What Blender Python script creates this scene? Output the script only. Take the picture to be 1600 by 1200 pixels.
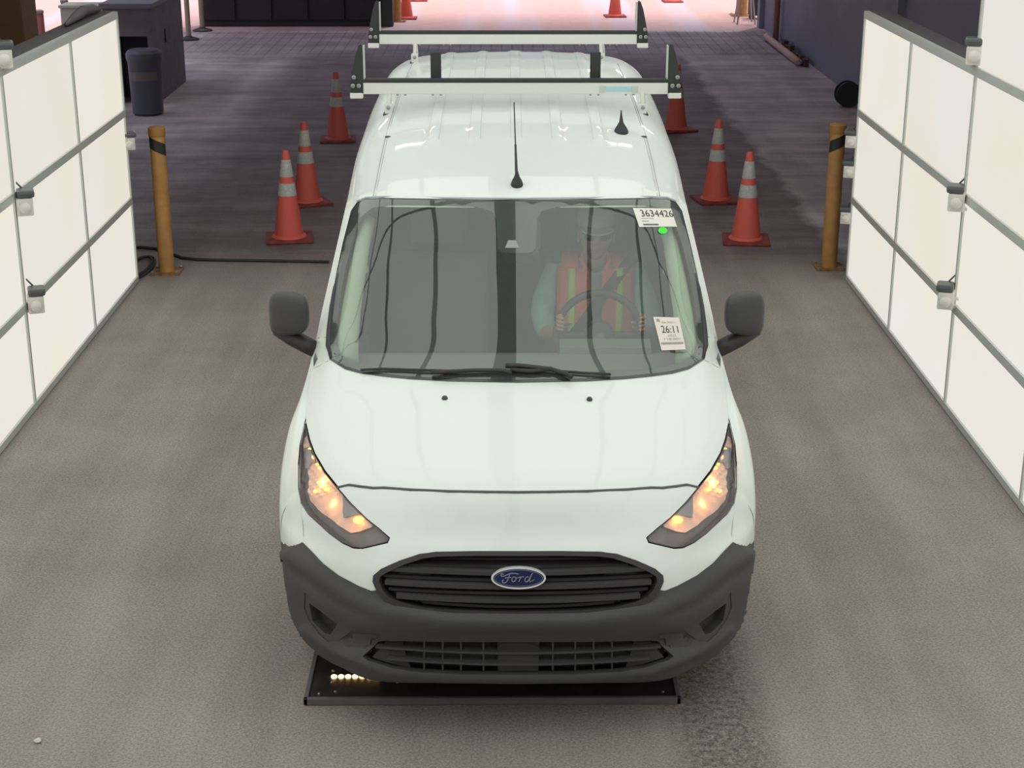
import bpy, bmesh, math, random
from mathutils import Vector, Matrix
from mathutils.bvhtree import BVHTree
from mathutils.geometry import delaunay_2d_cdt
random.seed(7)
for o in list(bpy.data.objects): bpy.data.objects.remove(o)
SC = bpy.context.scene; C = SC.collection
PI = math.pi; R = math.radians

# ------------------------------------------------------------ camera, world, sun, exposure
F = 2500.0; TH = R(19.19); H = 3.12; VX = 785.0
cam_d = bpy.data.cameras.new('camera'); cam = bpy.data.objects.new('camera', cam_d); C.objects.link(cam)
cam.location = (0, 0, H)
cam.rotation_euler = (PI/2 - TH, 0, -math.atan((800-VX)/F/math.cos(TH)))
cam_d.sensor_fit = 'HORIZONTAL'; cam_d.sensor_width = 36; cam_d.lens = 36*F/1600
cam_d.clip_start = .05; cam_d.clip_end = 300
SC.camera = cam
W = bpy.data.worlds.new('world'); SC.world = W; W.use_nodes = True
wn = W.node_tree; bg = wn.nodes['Background']
sky = wn.nodes.new('ShaderNodeTexSky'); sky.sky_type = 'NISHITA'; sky.sun_disc = False
sky.sun_elevation = R(75); sky.sun_rotation = R(150); sky.dust_density = 8; sky.ozone_density = .3; sky.air_density = .8
wn.links.new(sky.outputs['Color'], bg.inputs['Color']); bg.inputs['Strength'].default_value = .27
sd = bpy.data.lights.new('sun', 'SUN'); sd.energy = 1.1; sd.angle = R(.53); sd.color = (1, .9, .84)
sun = bpy.data.objects.new('sun', sd); C.objects.link(sun); sun.rotation_euler = (R(14), 0, R(150)); sun.location = (0, 40, 20)
SC.view_settings.view_transform = 'Standard'; SC.view_settings.look = 'None'
SC.view_settings.gamma = 1; SC.view_settings.use_curve_mapping = False; SC.view_settings.exposure = 0.0
E_CEIL = 1.38; E_SIDE = .93

# ------------------------------------------------------------ materials
def mat(name, col, rough=.6, metal=0, coat=0, emit=None, es=0, noise=None, bump=0, bscale=40, spec=.5):
    m = bpy.data.materials.new(name); m.use_nodes = True; nt = m.node_tree; b = nt.nodes['Principled BSDF']
    b.inputs['Base Color'].default_value = (*col, 1); b.inputs['Roughness'].default_value = rough
    b.inputs['Metallic'].default_value = metal; b.inputs['Coat Weight'].default_value = coat
    b.inputs['Coat Roughness'].default_value = .03; b.inputs['Specular IOR Level'].default_value = spec
    if emit: b.inputs['Emission Color'].default_value = (*emit, 1); b.inputs['Emission Strength'].default_value = es
    if noise or bump:
        tc = nt.nodes.new('ShaderNodeTexCoord'); n = nt.nodes.new('ShaderNodeTexNoise')
        nt.links.new(tc.outputs['Object'], n.inputs['Vector']); n.inputs['Scale'].default_value = bscale; n.inputs['Detail'].default_value = 5
    if noise:
        r = nt.nodes.new('ShaderNodeValToRGB'); r.color_ramp.elements[0].position = .35; r.color_ramp.elements[1].position = .65
        r.color_ramp.elements[0].color = (*[c*(1-noise) for c in col], 1); r.color_ramp.elements[1].color = (*[min(1, c*(1+noise)) for c in col], 1)
        nt.links.new(n.outputs['Fac'], r.inputs['Fac']); nt.links.new(r.outputs['Color'], b.inputs['Base Color'])
    if bump:
        bp = nt.nodes.new('ShaderNodeBump'); bp.inputs['Strength'].default_value = bump; bp.inputs['Distance'].default_value = .002
        nt.links.new(n.outputs['Fac'], bp.inputs['Height']); nt.links.new(bp.outputs['Normal'], b.inputs['Normal'])
    return m
def emis(name, col, s):
    m = bpy.data.materials.new(name); m.use_nodes = True; nt = m.node_tree; nt.nodes.clear()
    e = nt.nodes.new('ShaderNodeEmission'); o = nt.nodes.new('ShaderNodeOutputMaterial')
    e.inputs['Color'].default_value = (*col, 1); e.inputs['Strength'].default_value = s
    nt.links.new(e.outputs[0], o.inputs['Surface']); return m
def glass(name, tint=(.8, .88, .82), r0=.05, rmax=.6, haze=0):
    m = bpy.data.materials.new(name); m.use_nodes = True; nt = m.node_tree; nt.nodes.clear(); N = nt.nodes.new; L = nt.links.new
    t = N('ShaderNodeBsdfTransparent'); g = N('ShaderNodeBsdfGlossy'); g.inputs['Roughness'].default_value = .015
    ge = N('ShaderNodeNewGeometry'); dt = N('ShaderNodeVectorMath'); dt.operation = 'DOT_PRODUCT'; L(ge.outputs['Normal'], dt.inputs[0]); L(ge.outputs['Incoming'], dt.inputs[1])
    def mth(op, a, b): 
        x = N('ShaderNodeMath'); x.operation = op
        for i, v in enumerate((a, b)):
            if isinstance(v, (int, float)): x.inputs[i].default_value = v
            else: L(v, x.inputs[i])
        return x.outputs[0]
    c = mth('ABSOLUTE', dt.outputs['Value'], 0); p = mth('POWER', mth('SUBTRACT', 1, c), 5); f = mth('ADD', mth('MULTIPLY', p, rmax), r0)
    mx = N('ShaderNodeMixShader'); o = N('ShaderNodeOutputMaterial'); t.inputs['Color'].default_value = (*tint, 1)
    L(f, mx.inputs[0]); L(t.outputs[0], mx.inputs[1]); L(g.outputs[0], mx.inputs[2]); L(mx.outputs[0], o.inputs['Surface'])
    if haze:  # pale diffuse veil over the glass, a painted haze that brightens it
        d = N('ShaderNodeBsdfDiffuse'); d.inputs['Color'].default_value = (.74, .84, .74, 1); m2 = N('ShaderNodeMixShader'); m2.inputs[0].default_value = haze
        L(mx.outputs[0], m2.inputs[1]); L(d.outputs[0], m2.inputs[2]); L(m2.outputs[0], o.inputs['Surface'])
    return m
M = dict(
    paint=mat('white_paint', (.74, .785, .745), .42, 0, .45),
    plastic=mat('dark_plastic', (.052, .052, .054), .55, bump=.3, bscale=300),
    plastic2=mat('black_plastic', (.030, .026, .029), .5),
    gloss=mat('gloss_black', (.012, .012, .013), .2),
    rubber=mat('rubber', (.034, .036, .037), .75),
    frit=mat('glass_border', (.035, .037, .036), .12, spec=.9),
    glass=glass('windscreen_glass', (.80, .87, .81), .125, .8, .045),
    lens=glass('lens_clear', (.96, .95, .95), .04, .6),
    side=mat('side_glass', (.02, .024, .024), .05),
    chrome=mat('chrome', (.8, .8, .8), .12, 1),
    reflector=mat('amber_lit_reflector', (.95, .64, .50), .5, .1),  # peach tone has the amber bulb light painted into it
    steel=mat('steel', (.35, .35, .36), .4, .8),
    alu=mat('aluminium', (.60, .64, .60), .45, .3),
    rackw=mat('rack_white', (.74, .74, .68), .5),
    seam=mat('seam', (.09, .10, .09), .6),
    seamlight=mat('seam_light', (.40, .40, .37), .6),
    orange=mat('cone_orange', (.68, .115, .08), .6),
    orangeb=mat('cone_base', (.22, .035, .03), .7, noise=.3, bscale=20),
    refl=mat('reflective_band', (.46, .46, .44), .6, noise=.12, bscale=60),
    yellow=mat('bollard_yellow', (.46, .235, .075), .5, noise=.12, bscale=12),
    black=mat('black_tape', (.02, .02, .022), .5),
    rust=mat('red_post', (.13, .03, .028), .6),
    tan=mat('tan_column', (.24, .15, .07), .8, noise=.08, bscale=4),
    box=mat('dark_cabinet', (.12, .10, .115), .6, noise=.15, bscale=5),
    bin=mat('blue_bin', (.085, .09, .125), .5),
    label=mat('bin_label', (.17, .14, .12), .7),
    greybox=mat('grey_box', (.20, .22, .20), .7),
    bwall=mat('wall_blue', (.20, .20, .26), .75, noise=.08, bscale=1.2),
    dark=mat('dark_wall', (.012, .010, .015), .6, noise=.3, bscale=2),
    ceil=mat('shed_ceiling', (.10, .09, .095), .9),
    wallcap=mat('cap_dark', (.085, .075, .08), .7),
    paper=mat('paper', (.80, .78, .72), .7), papert=mat('paper_tan', (.78, .70, .62), .7),
    ink=mat('ink', (.03, .03, .03), .7), inkg=mat('ink_grey', (.35, .33, .32), .7),
    green=mat('green_dot', (.06, .86, .05), .6),
    badge=mat('badge_blue', (.018, .026, .075), .25, coat=.6),
    badget=mat('badge_script', (.22, .25, .33), .3, .5),
    liner=mat('interior_liner', (.45, .47, .42), .9), dash=mat('dashboard', (.16, .165, .16), .8, bump=.3, bscale=200),
    trim=mat('pillar_trim', (.50, .56, .44), .8), seat=mat('seat_fabric', (.15, .155, .15), .9, noise=.05, bscale=90),
    skin=mat('skin', (.52, .30, .22), .6), vest=mat('vest_orange', (.90, .17, .11), .8), vesty=mat('vest_yellow', (.68, .80, .05), .7),
    shirt=mat('teal_shirt', (.30, .50, .49), .9, noise=.1, bscale=12), cap=mat('cap_grey', (.50, .50, .48), .9), shade=mat('sunglasses', (.02, .04, .035), .1),
    camw=mat('camera_white', (.78, .76, .70), .4), camd=mat('camera_dark', (.09, .10, .10), .35),
    flute_shade=mat('flute_shade_line', (.56, .59, .55), .5),
    brown=mat('pipe_pink', (.55, .33, .28), .6), tyre=mat('tyre', (.02, .02, .02), .8),
    plate=mat('scanner_plate', (.045, .037, .041), .35, .3, noise=.3, bscale=10), led=emis('led_warm', (1, .62, .25), 9),
    amber=emis('bulb_amber', (1, .42, .06), 7), debris=mat('debris', (.6, .6, .58), .6), blue=mat('label_blue', (.42, .66, .72), .5),
)

# ------------------------------------------------------------ mesh helpers
class MB:
    def __init__(s): s.v = []; s.f = []
    def add(s, vs, fs):
        n = len(s.v); s.v += [tuple(v) for v in vs]; s.f += [tuple(i+n for i in f) for f in fs]; return s
    def box(s, x0, x1, y0, y1, z0, z1, bev=0):
        if bev:
            bm = bmesh.new(); bmesh.ops.create_cube(bm, size=1)
            for v in bm.verts: v.co = Vector(((x0+x1)/2+v.co.x*(x1-x0), (y0+y1)/2+v.co.y*(y1-y0), (z0+z1)/2+v.co.z*(z1-z0)))
            bmesh.ops.bevel(bm, geom=bm.edges[:], offset=bev, segments=2, affect='EDGES', profile=.6)
            bm.verts.index_update(); s.add([v.co[:] for v in bm.verts], [[v.index for v in f.verts] for f in bm.faces]); bm.free(); return s
        vs = [(x, y, z) for z in (z0, z1) for y in (y0, y1) for x in (x0, x1)]
        return s.add(vs, [(0, 2, 3, 1), (4, 5, 7, 6), (0, 1, 5, 4), (2, 6, 7, 3), (0, 4, 6, 2), (1, 3, 7, 5)])
    def tube(s, pts, rad, n=8, cap=True, sx=1):
        pts = [Vector(p) for p in pts]; rad = rad if isinstance(rad, (list, tuple)) else [rad]*len(pts)
        vs = []; up = None
        for i, p in enumerate(pts):
            d = (pts[min(i+1, len(pts)-1)]-pts[max(i-1, 0)]).normalized()
            if up is None: up = Vector((0, 0, 1)) if abs(d.z) < .9 else Vector((1, 0, 0))
            a = d.cross(up).normalized(); b = a.cross(d).normalized(); up = b
            for k in range(n):
                t = 2*PI*k/n; vs.append(p+(a*math.cos(t)*sx+b*math.sin(t))*rad[i])
        fs = [(i*n+k, i*n+(k+1) % n, (i+1)*n+(k+1) % n, (i+1)*n+k) for i in range(len(pts)-1) for k in range(n)]
        if cap: fs += [tuple(range(n))[::-1], tuple((len(pts)-1)*n+k for k in range(n))]
        return s.add(vs, fs)
    def lathe(s, prof, c=(0, 0, 0), n=24, sx=1, sy=1):
        vs = []
        for r, z in prof:
            for k in range(n):
                t = 2*PI*k/n; vs.append((c[0]+r*sx*math.cos(t), c[1]+r*sy*math.sin(t), c[2]+z))
        m = len(prof)
        fs = [(i*n+k, i*n+(k+1) % n, (i+1)*n+(k+1) % n, (i+1)*n+k) for i in range(m-1) for k in range(n)]
        fs += [tuple(range(n))[::-1], tuple((m-1)*n+k for k in range(n))]
        return s.add(vs, fs)
    def sweep(s, pts, w, h, up=Vector((0, 0, 1))):
        """rectangular bar along pts, w across, h along up (up may be a list)"""
        pts = [Vector(p) for p in pts]; vs = []
        for i, p in enumerate(pts):
            d = (pts[min(i+1, len(pts)-1)]-pts[max(i-1, 0)]).normalized()
            u = Vector(up[i]) if isinstance(up, list) else up
            a = d.cross(u).normalized(); u = a.cross(d).normalized()
            for sa, sb in ((-1, -1), (1, -1), (1, 1), (-1, 1)): vs.append(p+a*sa*w/2+u*sb*h/2)
        fs = [(i*4+k, i*4+(k+1) % 4, (i+1)*4+(k+1) % 4, (i+1)*4+k) for i in range(len(pts)-1) for k in range(4)]
        fs += [(3, 2, 1, 0), tuple((len(pts)-1)*4+k for k in range(4))]
        return s.add(vs, fs)
    def prism(s, poly, x0, x1, axis='x'):
        n = len(poly)
        def P(a, b, t): return (t, a, b) if axis == 'x' else ((a, t, b) if axis == 'y' else (a, b, t))
        vs = [P(a, b, x0) for a, b in poly]+[P(a, b, x1) for a, b in poly]
        return s.add(vs, [tuple(range(n))[::-1], tuple(range(n, 2*n))]+[(i, (i+1) % n, n+(i+1) % n, n+i) for i in range(n)])
    def mesh(s, name):
        me = bpy.data.meshes.new(name); me.from_pydata(s.v, [], s.f)
        bm = bmesh.new(); bm.from_mesh(me); bmesh.ops.recalc_face_normals(bm, faces=bm.faces); bm.to_mesh(me); bm.free()
        return me
    def build(s, name, m, parent=None, smooth=False, angle=None):
        me = s.mesh(name); me.materials.append(m)
        o = bpy.data.objects.new(name, me); C.objects.link(o)
        if parent: o.parent = parent
        if smooth:
            me.polygons.foreach_set('use_smooth', [True]*len(me.polygons))
            if angle: me.set_sharp_from_angle(angle=R(angle))
        return o
def tag(o, label=None, cat=None, group=None, kind=None):
    if label: o['label'] = label
    if cat: o['category'] = cat
    if group: o['group'] = group
    if kind: o['kind'] = kind
    return o
def empty(name, loc, label=None, cat=None, group=None, rz=0):
    o = bpy.data.objects.new(name, None); C.objects.link(o); o.location = loc; o.rotation_euler = (0, 0, rz)
    o.empty_display_size = .1; return tag(o, label, cat, group)
def copy_tree(o, parent=None):
    c = o.copy(); C.objects.link(c); c.parent = parent
    for ch in list(o.children): copy_tree(ch, c)
    return c
def struct(name, mb, m, **k): return tag(mb.build(name, m, **k), kind='structure')
def ground(u, v):
    a = TH+math.atan((v-600)/F); D = H/math.tan(a); d = D*math.cos(TH)+H*math.sin(TH); return ((u-VX)/F*d, D)

# ------------------------------------------------------------ floor
def floor_mat():
    m = bpy.data.materials.new('floor_asphalt'); m.use_nodes = True; nt = m.node_tree; b = nt.nodes['Principled BSDF']; L = nt.links.new
    N = nt.nodes.new
    geo = N('ShaderNodeNewGeometry'); sep = N('ShaderNodeSeparateXYZ'); L(geo.outputs['Position'], sep.inputs[0])
    def noise(sc, det=6, vec=None, rough=.6):
        n = N('ShaderNodeTexNoise'); n.inputs['Scale'].default_value = sc; n.inputs['Detail'].default_value = det; n.inputs['Roughness'].default_value = rough
        L(vec or geo.outputs['Position'], n.inputs['Vector']); return n.outputs['Fac']
    def ramp(f, p0, c0, p1, c1):
        r = N('ShaderNodeValToRGB'); r.color_ramp.elements[0].position = p0; r.color_ramp.elements[0].color = (*c0, 1)
        r.color_ramp.elements[1].position = p1; r.color_ramp.elements[1].color = (*c1, 1); L(f, r.inputs[0]); return r.outputs[0]
    def mix(f, a, c, mode='MIX'):
        x = N('ShaderNodeMix'); x.data_type = 'RGBA'; x.blend_type = mode
        for s, val in ((x.inputs[0], f), (x.inputs[6], a), (x.inputs[7], c)):
            if isinstance(val, (int, float)): s.default_value = val
            elif isinstance(val, tuple): s.default_value = (*val, 1)
            else: L(val, s)
        return x.outputs[2]
    def math_(op, a, c=0.0, clamp=False):
        x = N('ShaderNodeMath'); x.operation = op; x.use_clamp = clamp
        for i, val in enumerate((a, c)):
            if isinstance(val, (int, float)): x.inputs[i].default_value = val
            else: L(val, x.inputs[i])
        return x.outputs[0]
    def step(val, edge, width):  # 0 below edge .. 1 above
        return math_('MULTIPLY', math_('SUBTRACT', val, edge-width/2), 1/width, True)
    X, Y = sep.outputs[0], sep.outputs[1]
    wob = math_('MULTIPLY', math_('SUBTRACT', noise(2.2), .5), .5)
    Xw = math_('ADD', X, wob); Yw = math_('ADD', Y, wob)
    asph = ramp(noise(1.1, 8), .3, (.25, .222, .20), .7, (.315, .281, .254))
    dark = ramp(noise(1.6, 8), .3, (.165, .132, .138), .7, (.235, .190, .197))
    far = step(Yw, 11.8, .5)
    base = mix(far, asph, dark)  # floor past the light walls coloured darker, the light's falloff painted in
    # concrete strips beyond the asphalt lane
    conc = ramp(noise(1.3, 7), .35, (.36, .325, .34), .7, (.58, .53, .55))
    side = math_('MAXIMUM', step(Xw, 2.6, .12), math_('SUBTRACT', 1, step(Xw, -2.9, .7)))
    cm = math_('MULTIPLY', side, far)
    rear = step(Yw, 23.4, 1.6)
    base = mix(cm, base, conc); base = mix(rear, base, ramp(noise(1.3, 7), .35, (.36, .30, .32), .7, (.50, .43, .46)))
    # paver joints near the opening
    br = N('ShaderNodeTexBrick'); br.inputs['Scale'].default_value = 3.2; br.inputs['Mortar Size'].default_value = .03
    br.inputs['Color1'].default_value = (1, 1, 1, 1); br.inputs['Color2'].default_value = (.86, .86, .88, 1); br.inputs['Mortar'].default_value = (.55, .53, .55, 1)
    br.offset = 0
    L(geo.outputs['Position'], br.inputs['Vector'])
    pav = mix(rear, (1, 1, 1), br.outputs['Color']); base = mix(1.0, base, pav, 'MULTIPLY')
    # speckle of stone and damp tyre tracks with a shape of their own
    sp = ramp(noise(95, 3, rough=.8), .38, (.70, .70, .70), .62, (1.30, 1.28, 1.26)); base = mix(1.0, base, sp, 'MULTIPLY')
    tx = math_('ABSOLUTE', math_('SUBTRACT', X, .80)); track = math_('SUBTRACT', 1, math_('MULTIPLY', math_('SUBTRACT', tx, .10), 8, True), True)
    track = math_('MULTIPLY', track, math_('SUBTRACT', 1, step(Y, 6.1, .3)))
    stn = ramp(noise(38, 5, rough=.9), .40, (.28, .25, .26), .62, (1.05, 1.03, 1.02))
    base = mix(track, base, mix(1.0, base, stn, 'MULTIPLY'))
    # long faint lane wear
    mp = N('ShaderNodeMapping'); mp.inputs['Scale'].default_value = (3.0, .22, 1); L(geo.outputs['Position'], mp.inputs[0])
    wear = ramp(noise(.9, 5, mp.outputs[0]), .35, (.86, .86, .86), .65, (1.10, 1.10, 1.10)); base = mix(1.0, base, wear, 'MULTIPLY')
    sc = N('ShaderNodeMapping'); sc.inputs['Scale'].default_value = (.35, 2.4, 1); L(geo.outputs['Position'], sc.inputs[0])
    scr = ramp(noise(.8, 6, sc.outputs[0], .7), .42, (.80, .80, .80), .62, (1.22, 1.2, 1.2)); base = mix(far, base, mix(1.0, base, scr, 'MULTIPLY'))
    L(base, b.inputs['Base Color']); b.inputs['Specular IOR Level'].default_value = .35
    L(ramp(noise(3), .3, (.55,)*3, .7, (.8,)*3), b.inputs['Roughness'])
    bp = N('ShaderNodeBump'); bp.inputs['Strength'].default_value = .5; bp.inputs['Distance'].default_value = .004; L(noise(120, 3), bp.inputs['Height']); L(bp.outputs[0], b.inputs['Normal'])
    return m
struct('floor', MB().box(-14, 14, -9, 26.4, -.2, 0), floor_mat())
def yard_mat():
    m = mat('yard_pavers', (.62, .44, .42), .8); nt = m.node_tree; b = nt.nodes['Principled BSDF']; N = nt.nodes.new; L = nt.links.new
    geo = N('ShaderNodeNewGeometry'); br = N('ShaderNodeTexBrick'); L(geo.outputs['Position'], br.inputs['Vector'])
    br.inputs['Scale'].default_value = 3; br.inputs['Mortar Size'].default_value = .02; br.offset = 0
    br.inputs['Color1'].default_value = (.50, .32, .30, 1); br.inputs['Color2'].default_value = (.55, .355, .325, 1); br.inputs['Mortar'].default_value = (.47, .34, .34, 1)
    sep = N('ShaderNodeSeparateXYZ'); L(geo.outputs['Position'], sep.inputs[0])
    # paler worn strips
    n = N('ShaderNodeTexNoise'); mp = N('ShaderNodeMapping'); mp.inputs['Scale'].default_value = (1.2, .05, 1); L(geo.outputs['Position'], mp.inputs[0]); L(mp.outputs[0], n.inputs['Vector']); n.inputs['Scale'].default_value = .9
    r = N('ShaderNodeValToRGB'); r.color_ramp.elements[0].position = .45; r.color_ramp.elements[0].color = (0, 0, 0, 1); r.color_ramp.elements[1].position = .6; L(n.outputs[0], r.inputs[0])
    x = N('ShaderNodeMix'); x.data_type = 'RGBA'; L(r.outputs[0], x.inputs[0]); L(br.outputs['Color'], x.inputs[6]); x.inputs[7].default_value = (.50, .40, .46, 1)
    L(x.outputs[2], b.inputs['Base Color']); return m
tag(MB().box(-40, 40, 26.4, 90, -.2, -.002).build('yard_ground', yard_mat()), kind='structure')
# shed shell
struct('ceiling', MB().box(-5.5, 4.5, -9, 27.2, 4.6, 4.8), M['ceil'])
struct('wall_right', MB().box(4.30, 4.5, -9, 27.0, 0, 4.6), M['bwall'])
struct('wall_left_added', MB().box(-5.6, -5.5, -9, 15.85, 0, 4.6), M['ceil'])  # unseen, added to keep blue sky out of the windscreen reflection
struct('wall_front', MB().box(-5.5, 4.5, -9.2, -9, 0, 4.6), M['ceil'])
struct('wall_back', MB().box(-5.0, -1.98, 27.0, 27.25, 0, 3.0), M['dark'])
struct('trim_1', MB().box(-1.98, -1.80, 26.95, 27.3, 0, 3.0), mat('wall_post', (.03, .03, .032), .6))
# dark recessed panels of the far wall
for i in range(5):
    tag(MB().box(-4.95+i*.6, -4.40+i*.6, 26.95, 27.02, .12, 2.9).build('panel', M['dark'], bpy.data.objects['wall_back']))
# right wall vertical pilasters
for y in (26.8, 17.5, 12.4):
    MB().box(4.22, 4.32, y-.12, y+.12, 0, 4.6).build('pilaster', M['bwall'], bpy.data.objects['wall_right'])

# ------------------------------------------------------------ light walls
def panel_mat(i):
    t = random.random(); col = (.93, .905-.01*t, .82-.03*t) if i % 3 else (.90, .91, .89)
    m = emis('lit_panel', col, E_SIDE*(1+.06*random.uniform(-1, 1))); nt = m.node_tree; e = nt.nodes['Emission']
    g = nt.nodes.new('ShaderNodeNewGeometry'); n = nt.nodes.new('ShaderNodeTexNoise'); n.inputs['Scale'].default_value = .9; nt.links.new(g.outputs['Position'], n.inputs['Vector'])
    r = nt.nodes.new('ShaderNodeValToRGB'); r.color_ramp.elements[0].position = .3; r.color_ramp.elements[1].position = .7
    r.color_ramp.elements[0].color = (.92, .86, .73, 1); r.color_ramp.elements[1].color = (.90, .885, .85, 1)
    nt.links.new(n.outputs[0], r.inputs[0]); nt.links.new(r.outputs[0], e.inputs['Color']); return m
pms = [panel_mat(i) for i in range(4)]
def light_wall(x, sgn, ys, zs, name, label, ytop=None, top2=2.62):
    """x: lit face; sgn: +1 box extends to +x"""
    root = empty(name, (x, ys[0], 0), label, 'light wall')
    def B(*a): b = MB(); x0, x1 = sorted((a[0]*sgn, a[1]*sgn)); return b.box(x0, x1, *[q-ys[0] for q in a[2:4]], *a[4:])
    cells = [(a, b, zs[j], zs[j+1]) for a, b in zip(ys[1:], ys[:-1]) for j in range(len(zs)-1)]
    if ytop:
        cells += [(a, b, zs[-1], top2) for a, b in zip(ys[1:], ys[:-1]) if b <= ytop+.01]
    for k, (a, b, z0, z1) in enumerate(cells):
        B(.010, .03, a+.012, b-.012, z0+.02, z1-.022).build('light_panel', pms[k % 4], root)
    for z in zs: B(-.004, .06, ys[-1], ys[0], max(0.005, z-.024), z+.024).build('rail', M['alu'], root)
    if ytop: B(-.004, .06, ys[-1], ytop, top2-.024, top2+.024).build('rail', M['alu'], root)
    for y in ys: B(-.002, .06, y-.012, y+.012, .005, top2 if ytop and y <= ytop+.01 else zs[-1]).build('mullion', M['alu'], root)
    B(.04, .13, ys[-1], ys[0], .005, zs[-1]-.01).build('housing', M['wallcap'], root)
    if ytop: B(.04, .13, ys[-1], ytop, zs[-1]-.01, top2).build('upper_housing', M['wallcap'], root)
    B(.03, .17, (ytop or ys[-1]) , ys[0], zs[-1]-.01, zs[-1]+.026).build('top_cap', M['wallcap'], root)
    return root
ysL = [11.25, 9.98, 8.55, 7.15, 5.8, 4.4, 3.0, 1.6, .2]
light_wall(-2.645, -1, ysL, [.02, .60, 1.225, 1.90], 'light_wall', 'white backlit panel wall in a grey metal frame on the left side of the lane', 8.55)
light_wall(2.505, 1, [11.25, 9.92, 8.52, 7.12, 5.75, 4.35, 3.0, 1.6, .2], [.02, .60, 1.225, 1.90], 'light_wall', 'white backlit panel wall in a grey metal frame on the right side of the lane', 8.52)
FILL_TUBE = emis('fill_tube_glow', (1, .84, .80), 140)  # added fill light that brightens the far floor
TUBE = emis('tube_glow', (1, .78, .62), 14)
# lit ceiling over the lane (seen mirrored in the windscreen and the paint)
root = empty('ceiling_light', (0, 6, 3.9), 'large lit panel ceiling above the inspection lane with dark bars, mirrored in the windscreen', 'ceiling light')
xs = [-2.6, -1.75, -.88, 0, .88, 1.75, 2.5]; yy = [-2.6, -.2, 2.2, 4.7, 7.15, 11.3]
cm = emis('ceiling_glow', (.93, .97, .92), E_CEIL)
for i in range(6):
    for j in range(5):
        MB().box(xs[i]+.02, xs[i+1]-.02, yy[j]-6+.02, yy[j+1]-6-.02, 0, .03).build('light_panel', cm, root)
for i, x in enumerate(xs):
    w = .10 if i == 3 else .032
    MB().box(x-w-(.04 if i == 3 else 0), x+w-(.04 if i == 3 else 0), yy[0]-6, 5.3, -.03, .05).build('bar', M['bwall'], root)
for y in yy: MB().box(-2.6, 2.5, y-6-.03, y-6+.03, -.02, .06).build('cross_bar', M['bwall'], root)
MB().box(-2.7, 2.6, -8.7, 5.4, .06, .5).build('housing', M['wallcap'], root)
for sg, xa, xb in ((-1, -2.6, -2.85), (1, 2.5, 2.75)):
    for j, (ya, yb) in enumerate(((-2.6, -.2), (-.2, 2.2), (2.2, 4.7), (4.7, 7.15), (7.15, 11.3))):
        q = [(xa, ya-6+.02, -.04), (xa, yb-6-.02, -.04), (xb, yb-6-.02, -1.1), (xb, ya-6+.02, -1.1)]
        MB().add(q+[(x+sg*.03, y, z) for x, y, z in q], [(0, 1, 2, 3), (7, 6, 5, 4), (0, 4, 5, 1), (1, 5, 6, 2), (2, 6, 7, 3), (3, 7, 4, 0)]).build('light_panel', cm, root)
# shed tubes beyond the light walls; the three far rows are added fill light
for x, y in ((-1.2, 13.6), (1.3, 13.6), (-1.2, 15.2), (1.3, 15.2), (-3.4, 18.5), (3.0, 18.5), (-3.4, 22.5), (3.0, 22.5), (-3.4, 25.6), (3.0, 25.6)):
    far_ = y > 16
    t = empty('tube_lamp', (x, y, 4.42), 'fluorescent tube lamp under the shed ceiling, %s side, %s row' % ('left' if x < 0 else 'right', {13.6: 'nearest', 15.2: 'second', 18.5: 'third, added fill-light', 22.5: 'fourth, added fill-light', 25.6: 'farthest, added fill-light'}[y]), 'lamp', 'tube lamps of the shed')
    MB().box(-.5, .5, -.09, .09, .06, .18, .01).build('lamp_housing', M['camw'], t)
    for dy in (0,): MB().tube([(-.38, dy, .035), (.38, dy, .035)], .014, 8).build('lamp_tube', FILL_TUBE if far_ else TUBE, t)


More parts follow.
